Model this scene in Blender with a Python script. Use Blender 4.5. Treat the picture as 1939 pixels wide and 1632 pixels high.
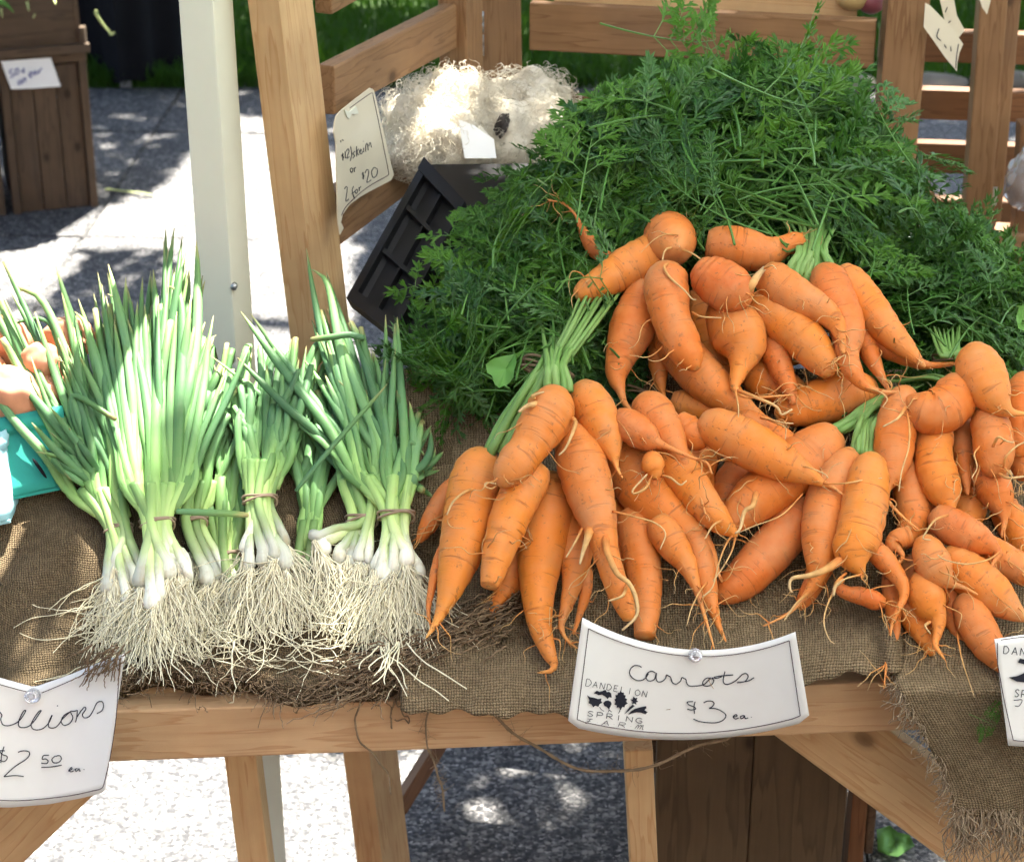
import bpy, bmesh, math, random
import numpy as np
from mathutils import Vector, Matrix

random.seed(7); rng = np.random.default_rng(11)
for o in list(bpy.data.objects): bpy.data.objects.remove(o)
sc = bpy.context.scene
COL = sc.collection

# ------------------------------------------------------------------ camera
PITCH = math.radians(25.0); FPX = 4000.0; CX, CY = 969.5, 816.0
CAM = np.array([0.0, 0.0, 1.6])
cd = bpy.data.cameras.new('camera'); cam = bpy.data.objects.new('camera', cd); COL.objects.link(cam)
cam.location = CAM; cam.rotation_euler = (math.radians(90) - PITCH, 0, 0)
cd.sensor_fit = 'HORIZONTAL'; cd.sensor_width = 36.0; cd.lens = 36.0 * FPX / 1939.0
cd.clip_start = 0.02; cd.clip_end = 500.0
cd.dof.use_dof = True; cd.dof.focus_distance = 1.86; cd.dof.aperture_fstop = 14.0
sc.camera = cam

# ------------------------------------------------------------------ sky, sun, exposure
SUN_EL = math.radians(60); SUN_H = np.array([0.30, 0.954])            # horizontal direction towards the sun
TOSUN = np.array([SUN_H[0] * math.cos(SUN_EL), SUN_H[1] * math.cos(SUN_EL), math.sin(SUN_EL)])
w = bpy.data.worlds.new('World'); sc.world = w; w.use_nodes = True
nt = w.node_tree; bg = nt.nodes['Background']
sky = nt.nodes.new('ShaderNodeTexSky'); sky.sky_type = 'NISHITA'; sky.sun_disc = False
sky.sun_elevation = SUN_EL; sky.sun_rotation = math.atan2(SUN_H[0], SUN_H[1])
sky.air_density = 1.0; sky.dust_density = 2.0
nt.links.new(sky.outputs[0], bg.inputs[0]); bg.inputs[1].default_value = 0.05
sd = bpy.data.lights.new('sun', 'SUN'); sun = bpy.data.objects.new('sun', sd); COL.objects.link(sun)
sd.energy = 5.0; sd.angle = math.radians(0.53); sd.color = (1.0, 0.95, 0.86)
sun.rotation_euler = Vector(TOSUN).to_track_quat('Z', 'Y').to_euler(); sun.location = (2, 6, 8)
vs = sc.view_settings; vs.view_transform = 'Standard'; vs.look = 'None'; vs.exposure = 2.92; vs.gamma = 1.0
vs.use_curve_mapping = False
sc.cycles.max_bounces = 7; sc.cycles.diffuse_bounces = 3; sc.cycles.glossy_bounces = 3
sc.cycles.transmission_bounces = 6; sc.cycles.transparent_max_bounces = 8
sc.cycles.use_adaptive_sampling = True; sc.cycles.adaptive_threshold = 0.035; sc.cycles.adaptive_min_samples = 16
sc.cycles.use_denoising = True
try: sc.cycles.denoiser = 'OPENIMAGEDENOISE'
except Exception: pass
sc.cycles.sample_clamp_indirect = 6.0

# ------------------------------------------------------------------ measuring helpers (photo pixel + a real surface -> metres)
_F = np.array([0, math.cos(PITCH), -math.sin(PITCH)]); _U = np.array([0, math.sin(PITCH), math.cos(PITCH)]); _R = np.array([1.0, 0, 0])
def ray(x, y): return _F + (x - CX) / FPX * _R - (y - CY) / FPX * _U
def G(x, y, z=0.0):
    d = ray(x, y); return CAM + d * ((z - CAM[2]) / d[2])
def V(x, y, Y):
    d = ray(x, y); return CAM + d * (Y / d[1])
def W(x, y, A, B):                       # vertical plane through plan points A, B
    d = ray(x, y); n = np.array([B[1] - A[1], -(B[0] - A[0])])
    return CAM + d * ((n @ (np.array(A) - CAM[:2])) / (n @ d[:2]))
Y0, Z0 = 1.58, 0.62
def S(x, y, lift=0.0, tilt=30.0):        # the sloping display board; lift = metres towards the viewer
    d = ray(x, y); k = math.tan(math.radians(tilt))
    p = CAM + d * ((CAM[2] - Z0 + Y0 * k) / (k * d[1] - d[2]))
    return p - d / np.linalg.norm(d) * lift
def px_of(P):
    v = np.asarray(P) - CAM; q = v @ _F
    return CX + FPX * (v @ _R) / q, CY - FPX * (v @ _U) / q
def inpoly(x, y, poly):
    c = False; j = len(poly) - 1
    for i in range(len(poly)):
        xi, yi = poly[i]; xj, yj = poly[j]
        if (yi > y) != (yj > y) and x < (xj - xi) * (y - yi) / (yj - yi + 1e-12) + xi: c = not c
        j = i
    return c

# ------------------------------------------------------------------ object helpers
def tag(o, label=None, cat=None, group=None, kind=None):
    if label: o['label'] = label
    if cat: o['category'] = cat
    if group: o['group'] = group
    if kind: o['kind'] = kind
    return o
def attach(o, parent):
    if parent is not None:
        o.parent = parent
        o.matrix_parent_inverse = WM[parent.name].inverted()
WM = {}
def empty(name, loc):
    e = bpy.data.objects.new(name, None); COL.objects.link(e); e.location = loc; e.empty_display_size = 0.05
    WM[e.name] = Matrix.Translation(Vector(loc)); return e
def place(name, me, M, parent=None):
    o = bpy.data.objects.new(name, me); COL.objects.link(o)
    o.matrix_basis = M; WM[o.name] = M.copy()
    attach(o, parent); return o
def mesh(name, verts, faces, m, parent=None, smooth=True, t=None, uv=None, kind=None):
    verts = np.asarray(verts, float); c = (verts.min(0) + verts.max(0)) / 2
    me = bpy.data.meshes.new(name); me.from_pydata((verts - c).tolist(), [], [list(map(int, f)) for f in faces])
    if m is not None:
        for mm in (m if isinstance(m, list) else [m]): me.materials.append(mm)
    if smooth: me.polygons.foreach_set('use_smooth', [True] * len(me.polygons))
    if t is not None:
        a = me.attributes.new('t', 'FLOAT', 'POINT'); a.data.foreach_set('value', np.asarray(t, np.float32))
    if uv is not None:
        l = me.uv_layers.new(name='UVMap'); vi = np.zeros(len(me.loops), np.int32); me.loops.foreach_get('vertex_index', vi)
        l.data.foreach_set('uv', np.asarray(uv, np.float32)[vi].ravel())
    me.update()
    o = place(name, me, Matrix.Translation(Vector(c)), parent)
    if kind: o['kind'] = kind
    return o
class MB:
    def __init__(s): s.v = []; s.f = []; s.t = []; s.uv = []; s.n = 0
    def add(s, v, f, t=None, uv=None):
        v = np.asarray(v, float); s.v.append(v); s.f += [[i + s.n for i in q] for q in f]
        s.t.append(np.zeros(len(v)) if t is None else np.asarray(t)); s.uv.append(np.zeros((len(v), 2)) if uv is None else np.asarray(uv)); s.n += len(v)
    def build(s, name, m, parent=None, smooth=True, kind=None):
        return mesh(name, np.vstack(s.v), s.f, m, parent, smooth, np.concatenate(s.t), np.vstack(s.uv), kind)

def crom(P, n):                                     # Catmull-Rom through rows of P, n samples
    P = np.asarray(P, float)
    if len(P) == 2: return P[0] + (P[1] - P[0]) * np.linspace(0, 1, n)[:, None]
    d = np.r_[0, np.cumsum(np.sqrt(((P[1:, :3] - P[:-1, :3]) ** 2).sum(1)) + 1e-9)]; d /= d[-1]
    Q = np.vstack([2 * P[0] - P[1], P, 2 * P[-1] - P[-2]])
    out = []
    for u in np.linspace(0, 1, n):
        i = min(max(np.searchsorted(d, u, 'right') - 1, 0), len(P) - 2); s = (u - d[i]) / (d[i + 1] - d[i])
        a, b, c, e = Q[i], Q[i + 1], Q[i + 2], Q[i + 3]
        out.append(0.5 * ((2 * b) + (c - a) * s + (2 * a - 5 * b + 4 * c - e) * s * s + (-a + 3 * b - 3 * c + e) * s ** 3))
    return np.array(out)
def frames(C):
    T = np.gradient(C, axis=0); T /= np.linalg.norm(T, axis=1)[:, None] + 1e-12
    u = np.cross(T[0], [0.31, 0.2, 0.93]); u /= np.linalg.norm(u) + 1e-12
    Us = []
    for k in range(len(C)):
        u = u - T[k] * (u @ T[k]); u /= np.linalg.norm(u) + 1e-12; Us.append(u)
    Us = np.array(Us); return T, Us, np.cross(T, Us)
def tube(C, r, sides=8, flat=1.0, flatdir=None, mod=None, cap=True):
    C = np.asarray(C, float); n = len(C); r = np.broadcast_to(np.asarray(r, float), (n,))
    T, A, B = frames(C)
    if flatdir is not None:
        f = np.asarray(flatdir, float); Bn = f - T * (T @ f)[:, None]; Bn /= np.linalg.norm(Bn, axis=1)[:, None] + 1e-12
        B = Bn; A = np.cross(B, T)
    th = np.arange(sides) * 2 * math.pi / sides
    rr = r[:, None] * np.ones(sides)
    if mod is not None: rr = rr * mod
    v = C[:, None, :] + rr[:, :, None] * (np.cos(th)[None, :, None] * A[:, None, :] + flat * np.sin(th)[None, :, None] * B[:, None, :])
    f = []
    for i in range(n - 1):
        for j in range(sides):
            k = (j + 1) % sides; f.append([i * sides + j, i * sides + k, (i + 1) * sides + k, (i + 1) * sides + j])
    if cap:
        f.append(list(range(sides))[::-1]); f.append([(n - 1) * sides + j for j in range(sides)])
    s = np.r_[0, np.cumsum(np.linalg.norm(C[1:] - C[:-1], axis=1))]
    t = np.repeat(s / (s[-1] + 1e-9), sides); uv = np.c_[np.tile(th / (2 * math.pi), n), np.repeat(s, sides)]
    return v.reshape(-1, 3), f, t, uv
def orient(p0, p1, up=(0, 0, 1)):
    p0 = np.asarray(p0, float); p1 = np.asarray(p1, float); x = p1 - p0; L = np.linalg.norm(x); x = x / L
    u = np.asarray(up, float); z = u - x * (u @ x)
    if np.linalg.norm(z) < 1e-4: z = np.array([0, 1.0, 0]) - x * x[1]
    z /= np.linalg.norm(z); y = np.cross(z, x)
    M = Matrix.Identity(4)
    for i in range(3): M[i][0], M[i][1], M[i][2], M[i][3] = x[i], y[i], z[i], ((p0 + p1) / 2)[i]
    return M, L
def beam(name, p0, p1, wid, hgt, m, parent=None, up=(0, 0, 1), bev=0.0022, taper=None):
    """a sawn board: length p0-p1 along local X, wid along local Y, hgt along local Z"""
    M, L = orient(p0, p1, up)
    bm = bmesh.new(); bmesh.ops.create_cube(bm, size=1.0)
    for v in bm.verts: v.co = Vector((v.co.x * L, v.co.y * wid, v.co.z * hgt))
    if bev: bmesh.ops.bevel(bm, geom=bm.edges[:], offset=min(bev, wid * .3, hgt * .3), segments=2, affect='EDGES', profile=.6)
    for v in bm.verts:
        v.co += Vector((0, random.uniform(-1, 1), random.uniform(-1, 1))) * 0.0004
    me = bpy.data.meshes.new(name); bm.to_mesh(me); bm.free(); me.materials.append(m)
    return place(name, me, M, parent)
def sheet(name, fn, us, vs_, m, parent=None, thick=0.0, uvfn=None, kind=None):
    """a grid surface fn(u,v)->xyz with optional thickness"""
    nu, nv = len(us), len(vs_); P = np.array([[fn(u, v) for v in vs_] for u in us]).reshape(-1, 3)
    f = [[i * nv + j, (i + 1) * nv + j, (i + 1) * nv + j + 1, i * nv + j + 1] for i in range(nu - 1) for j in range(nv - 1)]
    if uvfn is None:
        g = P.reshape(nu, nv, 3); du = np.zeros((nu, nv)); dv = np.zeros((nu, nv))
        du[1:] = np.cumsum(np.linalg.norm(g[1:] - g[:-1], axis=2), 0); dv[:, 1:] = np.cumsum(np.linalg.norm(g[:, 1:] - g[:, :-1], axis=2), 1)
        uv = np.c_[du.ravel(), dv.ravel()]
    else: uv = np.array([uvfn(u, v) for u in us for v in vs_])
    o = mesh(name, P, f, m, parent, True, None, uv, kind)
    if thick:
        md = o.modifiers.new('thickness', 'SOLIDIFY'); md.thickness = thick; md.offset = 0
    return o
def polyplate(name, P, thick, m, parent=None, nrm=None):
    """a flat outline (3D points) given thickness"""
    bm = bmesh.new(); P = np.asarray(P, float); c = P.mean(0)
    vs1 = [bm.verts.new(Vector(p - c)) for p in P]; fc = bm.faces.new(vs1); bm.normal_update()
    n = fc.normal.copy()
    if n.dot(Vector(CAM - c)) < 0: n = -n
    r = bmesh.ops.extrude_face_region(bm, geom=[fc]); 
    for e in r['geom']:
        if isinstance(e, bmesh.types.BMVert): e.co -= n * thick
    bmesh.ops.triangulate(bm, faces=[f for f in bm.faces if len(f.verts) > 4])
    bmesh.ops.recalc_face_normals(bm, faces=bm.faces[:])
    me = bpy.data.meshes.new(name); bm.to_mesh(me); bm.free(); me.materials.append(m)
    return place(name, me, Matrix.Translation(Vector(c)), parent)
def fbm(x, y, s=0.0):
    return (math.sin(x * 1.7 + 1.3 * math.sin(y * 1.1 + s) + s) + math.sin(y * 2.3 + 1.7 * math.sin(x * .9 + 2 * s)) + .5 * math.sin(x * 4.1 + y * 3.3 + s * 3) + .5 * math.sin(y * 5.2 - x * 2.7 + s)) / 3.0

# ------------------------------------------------------------------ materials
MATS = {}
def newmat(name):
    m = bpy.data.materials.new(name); m.use_nodes = True; MATS[name] = m
    return m, m.node_tree, m.node_tree.nodes['Principled BSDF']
def N(nt, typ, **kw):
    n = nt.nodes.new(typ)
    for k, v in kw.items():
        if k.startswith('_'): setattr(n, k[1:], v)
        else:
            key = int(k[1:]) if k[0] == 'i' and k[1:].isdigit() else k.replace('__', ' ')
            n.inputs[key].default_value = v
    return n
def L(nt, a, b): nt.links.new(a, b)
def ramp(nt, fac, stops, interp='LINEAR'):
    r = nt.nodes.new('ShaderNodeValToRGB'); r.color_ramp.interpolation = interp
    e = r.color_ramp.elements
    while len(e) < len(stops): e.new(0.5)
    for i, (p, c) in enumerate(stops): e[i].position = p; e[i].color = (*c, 1) if len(c) == 3 else c
    L(nt, fac, r.inputs[0]); return r.outputs[0]
def mix(nt, fac, a, b, typ='MIX'):
    n = nt.nodes.new('ShaderNodeMixRGB'); n.blend_type = typ
    for s, v in ((0, fac), (1, a), (2, b)):
        if hasattr(v, 'is_linked'): L(nt, v, n.inputs[s])
        else: n.inputs[s].default_value = v if not isinstance(v, tuple) or len(v) == 4 else (*v, 1)
    return n.outputs[0]
def mth(nt, op, a, b=0.0, c=None):
    n = nt.nodes.new('ShaderNodeMath'); n.operation = op
    for s, v in enumerate((a, b) + (() if c is None else (c,))):
        if hasattr(v, 'is_linked'): L(nt, v, n.inputs[s])
        else: n.inputs[s].default_value = v
    return n.outputs[0]
def coords(nt, out='Object', scale=(1, 1, 1), rnd=0.0):
    tc = N(nt, 'ShaderNodeTexCoord'); mp = N(nt, 'ShaderNodeMapping'); mp.inputs['Scale'].default_value = scale
    L(nt, tc.outputs[out], mp.inputs[0])
    if rnd:
        oi = N(nt, 'ShaderNodeObjectInfo'); mu = mth(nt, 'MULTIPLY', oi.outputs['Random'], rnd)
        cb = N(nt, 'ShaderNodeCombineXYZ')
        for i in range(3): L(nt, mu, cb.inputs[i])
        L(nt, cb.outputs[0], mp.inputs['Location'])
    return mp.outputs[0]
def noise(nt, vec, scale, detail=4.0, rough=.55):
    n = N(nt, 'ShaderNodeTexNoise'); n.inputs['Scale'].default_value = scale; n.inputs['Detail'].default_value = detail; n.inputs['Roughness'].default_value = rough
    if vec is not None: L(nt, vec, n.inputs['Vector'])
    return n.outputs[0]
def bump(nt, b, h, strength=.3, dist=.001):
    n = N(nt, 'ShaderNodeBump'); n.inputs['Strength'].default_value = strength; n.inputs['Distance'].default_value = dist
    L(nt, h, n.inputs['Height']); L(nt, n.outputs[0], b.inputs['Normal']); return n
def wood(name, c1, c2, c3, rough=.65, knots=True, ring=22.0):
    m, nt, b = newmat(name)
    v = coords(nt, 'Object', (1, 1, 1), 9.0)
    st = N(nt, 'ShaderNodeMapping'); st.inputs['Scale'].default_value = (1.6, 22, 22); L(nt, v, st.inputs[0])
    warp = noise(nt, v, 7, 2)
    g = noise(nt, st.outputs[0], 1.7, 3)
    rg = mth(nt, 'FRACT', mth(nt, 'MULTIPLY', mth(nt, 'ADD', g, mth(nt, 'MULTIPLY', warp, .25)), ring * .35))
    rgs = ramp(nt, rg, [(0, (0, 0, 0)), (.72, (.35, .35, .35)), (.93, (1, 1, 1)), (1, (0, 0, 0))])
    fine = N(nt, 'ShaderNodeMapping'); fine.inputs['Scale'].default_value = (6, 160, 160); L(nt, v, fine.inputs[0])
    fn = noise(nt, fine.outputs[0], 2.2, 5, .7)
    col = mix(nt, rgs, c1, c2)
    col = mix(nt, mth(nt, 'MULTIPLY', fn, .5), col, c3)
    pat = noise(nt, v, 9, 5)
    col = mix(nt, ramp(nt, pat, [(.35, (.78, .78, .78)), (.65, (1.06, 1.06, 1.06))]), (0, 0, 0), col) if False else mix(nt, 1.0, col, ramp(nt, pat, [(.3, (.76, .75, .74)), (.68, (1, 1, 1))]), 'MULTIPLY')
    if knots:
        vo = N(nt, 'ShaderNodeTexVoronoi'); vo.inputs['Scale'].default_value = 7.0
        ks = N(nt, 'ShaderNodeMapping'); ks.inputs['Scale'].default_value = (1, 1.6, 1.6); L(nt, v, ks.inputs[0]); L(nt, ks.outputs[0], vo.inputs['Vector'])
        kf = ramp(nt, vo.outputs['Distance'], [(0, (1, 1, 1)), (.06, (.8, .8, .8)), (.085, (.35, .35, .35)), (.13, (0, 0, 0))])
        col = mix(nt, kf, col, tuple(x * .3 for x in c2))
    st2 = noise(nt, v, 3.3, 5, .6); col = mix(nt, ramp(nt, st2, [(.52, (0, 0, 0)), (.75, (.5, .5, .5))]), col, tuple(x * .55 + .03 for x in c3))
    L(nt, col, b.inputs['Base Color']); b.inputs['Roughness'].default_value = rough; b.inputs['Specular IOR Level'].default_value = .25
    bump(nt, b, mth(nt, 'ADD', fn, mth(nt, 'MULTIPLY', rgs, .5)), .35, .0008)
    return m
wood('pine', (.70, .47, .24), (.55, .31, .135), (.50, .31, .15))
wood('cedar', (.33, .185, .085), (.21, .105, .042), (.17, .09, .045))
wood('cedar_dark', (.23, .11, .045), (.15, .065, .026), (.10, .05, .025))
wood('crate_wood', (.145, .095, .055), (.085, .055, .032), (.05, .033, .022), .8, ring=14)
wood('crate_brown', (.15, .104, .055), (.095, .064, .034), (.075, .052, .03), .8, ring=9)
wood('beam_wood', (.72, .475, .265), (.56, .31, .15), (.50, .305, .155))
def plain(name, c, rough=.5, spec=.4, var=.12, scale=30, bmp=.0, **kw):
    m, nt, b = newmat(name)
    n = noise(nt, coords(nt, 'Object', rnd=5), scale, 5)
    L(nt, mix(nt, 1.0, (*c, 1), ramp(nt, n, [(.3, (1 - var,) * 3), (.7, (1 + var * .3,) * 3)]), 'MULTIPLY'), b.inputs['Base Color'])
    b.inputs['Roughness'].default_value = rough; b.inputs['Specular IOR Level'].default_value = spec
    if bmp: bump(nt, b, n, bmp, .001)
    for k, v_ in kw.items(): b.inputs[k.replace('__', ' ')].default_value = v_
    return m
plain('white_paint', (.74, .75, .62), .45, .4, .06, 8)
plain('black_plastic', (.008, .008, .009), .5, .25, .3, 40, .15)
plain('paper', (.88, .89, .86), .35, .5, .03, 30)
plain('paper_cream', (.72, .66, .50), .45, .4, .08, 14)
plain('ink', (.02, .022, .035), .6, .3, .2)
plain('ink_blue', (.06, .08, .30), .6, .3, .2)
plain('ink_brown', (.06, .03, .04), .6, .3, .2)
plain('rubber_band', (.34, .25, .17), .6, .3, .25, 60)
plain('twine', (.27, .19, .115), .9, .15, .35, 90, .4)
plain('metal', (.42, .44, .44), .4, .5, .15, 40, Metallic=.8)
plain('cloth_black', (.012, .012, .014), .95, .1, .2, 12)
plain('husk', (.58, .66, .26), .6, .3, .25, 18)
plain('teal_pulp', (.035, .31, .25), .85, .2, .14, 26, .5)
plain('teal_light', (.35, .62, .66), .7, .3, .2, 26, .3)
plain('potato', (.62, .27, .15), .6, .35, .35, 22, .25)
plain('onion_skin', (.62, .45, .20), .5, .4, .3, 14)
plain('onion_red', (.30, .08, .10), .4, .5, .3, 14)
plain('stone', (.30, .26, .20), .9, .2, .4, 9, .6)
plain('tree_bark', (.10, .075, .055), .95, .1, .4, 12, .6)
plain('canopy_cloth', (.82, .82, .80), .8, .2, .04, 5)
m, nt, b = newmat('clear_plastic'); b.inputs['Base Color'].default_value = (.93, .93, .96, 1); b.inputs['Roughness'].default_value = .08
b.inputs['Transmission Weight'].default_value = .85; b.inputs['IOR'].default_value = 1.45
# translucent fabric of the added canopy
m = MATS['canopy_cloth']; nt = m.node_tree; b = nt.nodes['Principled BSDF']; tr = N(nt, 'ShaderNodeBsdfTranslucent'); tr.inputs[0].default_value = (.75, .79, .82, 1)
ms = N(nt, 'ShaderNodeMixShader'); ms.inputs[0].default_value = .34; out = nt.nodes['Material Output']
L(nt, b.outputs[0], ms.inputs[1]); L(nt, tr.outputs[0], ms.inputs[2]); L(nt, ms.outputs[0], out.inputs[0])
# laminated card: glossy coat over paper
for nm in ('paper', 'paper_cream'):
    bb = MATS[nm].node_tree.nodes['Principled BSDF']; bb.inputs['Coat Weight'].default_value = .6; bb.inputs['Coat Roughness'].default_value = .12

# carrot skin
m, nt, b = newmat('carrot_skin')
at = N(nt, 'ShaderNodeAttribute'); at.attribute_name = 't'
oi = N(nt, 'ShaderNodeObjectInfo')
uvv = coords(nt, 'UV', (1, 1, 1), 13.0)
base = ramp(nt, at.outputs['Fac'], [(0, (.50, .20, .055)), (.06, (.60, .185, .038)), (.45, (.63, .172, .024)), (.78, (.64, .205, .036)), (.93, (.74, .36, .11)), (1, (.66, .42, .18))])
hs = N(nt, 'ShaderNodeHueSaturation'); L(nt, base, hs.inputs['Color'])
L(nt, mth(nt, 'ADD', mth(nt, 'MULTIPLY', oi.outputs['Random'], .016), .492), hs.inputs['Hue'])
L(nt, mth(nt, 'ADD', mth(nt, 'MULTIPLY', oi.outputs['Random'], .2), .84), hs.inputs['Value'])
blot = noise(nt, coords(nt, 'Object', rnd=7), 45, 5, .6)
c1 = mix(nt, ramp(nt, blot, [(.42, (0, 0, 0)), (.72, (.55, .55, .55))]), hs.outputs[0], (.72, .235, .06))
mpd = N(nt, 'ShaderNodeMapping'); mpd.inputs['Scale'].default_value = (3.2, 260, 1); L(nt, uvv, mpd.inputs[0])
dash = noise(nt, mpd.outputs[0], 1.0, 2, .5)
dashm = ramp(nt, dash, [(.60, (0, 0, 0)), (.70, (1, 1, 1))])
dirt = noise(nt, coords(nt, 'Object', rnd=3), 210, 3, .6)
dirtm = ramp(nt, dirt, [(.63, (0, 0, 0)), (.70, (1, 1, 1))])
c2 = mix(nt, mth(nt, 'MULTIPLY', dashm, .62), c1, (.27, .085, .022))
c3 = mix(nt, mth(nt, 'MULTIPLY', dirtm, .6), c2, (.13, .07, .035))
dst = noise(nt, coords(nt, 'Object', rnd=2), 26, 4, .6)
c3 = mix(nt, ramp(nt, dst, [(.44, (0, 0, 0)), (.72, (.62, .62, .62))]), c3, (.50, .235, .10))
soil = noise(nt, coords(nt, 'Object', rnd=8), 95, 6, .7)
c3 = mix(nt, ramp(nt, soil, [(.60, (0, 0, 0)), (.70, (.55, .55, .55))]), c3, (.20, .10, .045))
L(nt, c3, b.inputs['Base Color']); b.inputs['Roughness'].default_value = .52; b.inputs['Specular IOR Level'].default_value = .22
b.inputs['Subsurface Weight'].default_value = .10; b.inputs['Subsurface Radius'].default_value = (.006, .002, .0008); b.inputs['Subsurface Scale'].default_value = 1.0
bmpn = noise(nt, mpd.outputs[0], .45, 4, .6)
bump(nt, b, mth(nt, 'ADD', mth(nt, 'SUBTRACT', bmpn, mth(nt, 'MULTIPLY', dashm, .6)), mth(nt, 'MULTIPLY', blot, .6)), .55, .0011)
m, nt, b = newmat('carrot_root'); at = N(nt, 'ShaderNodeAttribute'); at.attribute_name = 't'; n = noise(nt, coords(nt, 'Object'), 120, 4)
L(nt, mix(nt, 1.0, ramp(nt, at.outputs['Fac'], [(0, (.64, .19, .03)), (.25, (.62, .28, .07)), (.55, (.62, .38, .14)), (1, (.56, .40, .20))]), ramp(nt, n, [(.3, (.7, .66, .6)), (.65, (1, 1, 1))]), 'MULTIPLY'), b.inputs['Base Color']); b.inputs['Roughness'].default_value = .7
plain('scallion_root', (.90, .84, .60), .8, .1, .25, 60)

# scallion: white bulb to blue-green leaf along 't'
m, nt, b = newmat('scallion')
at = N(nt, 'ShaderNodeAttribute'); at.attribute_name = 't'
uvv = coords(nt, 'UV', (14, 4, 1), 13.0); st = noise(nt, uvv, 2.0, 4)
tt = mth(nt, 'ADD', at.outputs['Fac'], mth(nt, 'MULTIPLY', mth(nt, 'SUBTRACT', st, .5), .10))
base = ramp(nt, tt, [(0, (.80, .79, .68)), (.05, (.80, .81, .68)), (.09, (.54, .66, .33)), (.17, (.38, .55, .19)), (.32, (.22, .41, .12)), (.52, (.135, .295, .105)), (.75, (.10, .235, .10)), (.93, (.12, .25, .075)), (1, (.36, .32, .13))])
oi = N(nt, 'ShaderNodeObjectInfo'); hs = N(nt, 'ShaderNodeHueSaturation'); L(nt, base, hs.inputs['Color'])
L(nt, mth(nt, 'ADD', mth(nt, 'MULTIPLY', oi.outputs['Random'], .7), .62), hs.inputs['Value']); L(nt, mth(nt, 'ADD', mth(nt, 'MULTIPLY', oi.outputs['Random'], -.03), .512), hs.inputs['Hue'])
sk = noise(nt, coords(nt, 'Object', rnd=6), 70, 5, .65); skm = mth(nt, 'MULTIPLY', ramp(nt, sk, [(.5, (0, 0, 0)), (.7, (1, 1, 1))]), ramp(nt, at.outputs['Fac'], [(.0, (.75, .75, .75)), (.12, (.25, .25, .25)), (.3, (.06, .06, .06)), (1, (.06, .06, .06))]))
L(nt, mix(nt, skm, mix(nt, 1.0, hs.outputs[0], ramp(nt, st, [(.3, (.80, .83, .78)), (.7, (1, 1, 1))]), 'MULTIPLY'), (.42, .33, .17, 1)), b.inputs['Base Color'])
b.inputs['Roughness'].default_value = .5; b.inputs['Specular IOR Level'].default_value = .25
b.inputs['Subsurface Weight'].default_value = .06; b.inputs['Subsurface Radius'].default_value = (.003, .004, .002); b.inputs['Subsurface Scale'].default_value = 1.0
bump(nt, b, st, .25, .0008)

def leafmat(name, c1, c2, trans=.3, rough=.5, spec=.3):
    m, nt, b = newmat(name)
    oi = N(nt, 'ShaderNodeObjectInfo'); n = noise(nt, coords(nt, 'Object'), 40, 3)
    f = mth(nt, 'ADD', mth(nt, 'MULTIPLY', oi.outputs['Random'], .65), mth(nt, 'MULTIPLY', n, .35))
    c = mix(nt, f, (*c1, 1), (*c2, 1)); L(nt, c, b.inputs['Base Color']); b.inputs['Roughness'].default_value = rough; b.inputs['Specular IOR Level'].default_value = spec
    tr = N(nt, 'ShaderNodeBsdfTranslucent'); L(nt, mix(nt, 1.0, c, (1.5, 1.45, .6, 1), 'MULTIPLY'), tr.inputs[0]); ms = N(nt, 'ShaderNodeMixShader'); ms.inputs[0].default_value = trans
    out = nt.nodes['Material Output']; L(nt, b.outputs[0], ms.inputs[1]); L(nt, tr.outputs[0], ms.inputs[2]); L(nt, ms.outputs[0], out.inputs[0])
    return m
leafmat('carrot_leaf', (.015, .075, .010), (.10, .24, .026), .26, .40, .3)
leafmat('carrot_leaf_cool', (.016, .072, .016), (.085, .205, .050), .24, .38, .4)
leafmat('carrot_stem', (.13, .28, .06), (.24, .39, .12), .12, .4)
leafmat('frond_stem', (.06, .17, .03), (.13, .27, .07), .15, .4)
leafmat('tree_leaf', (.04, .10, .02), (.07, .15, .03), .12, .5)
leafmat('grass_blade', (.022, .075, .010), (.06, .14, .02), .3, .6, .1)
leafmat('lettuce_leaf', (.08, .22, .04), (.14, .32, .07), .25, .5)

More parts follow.
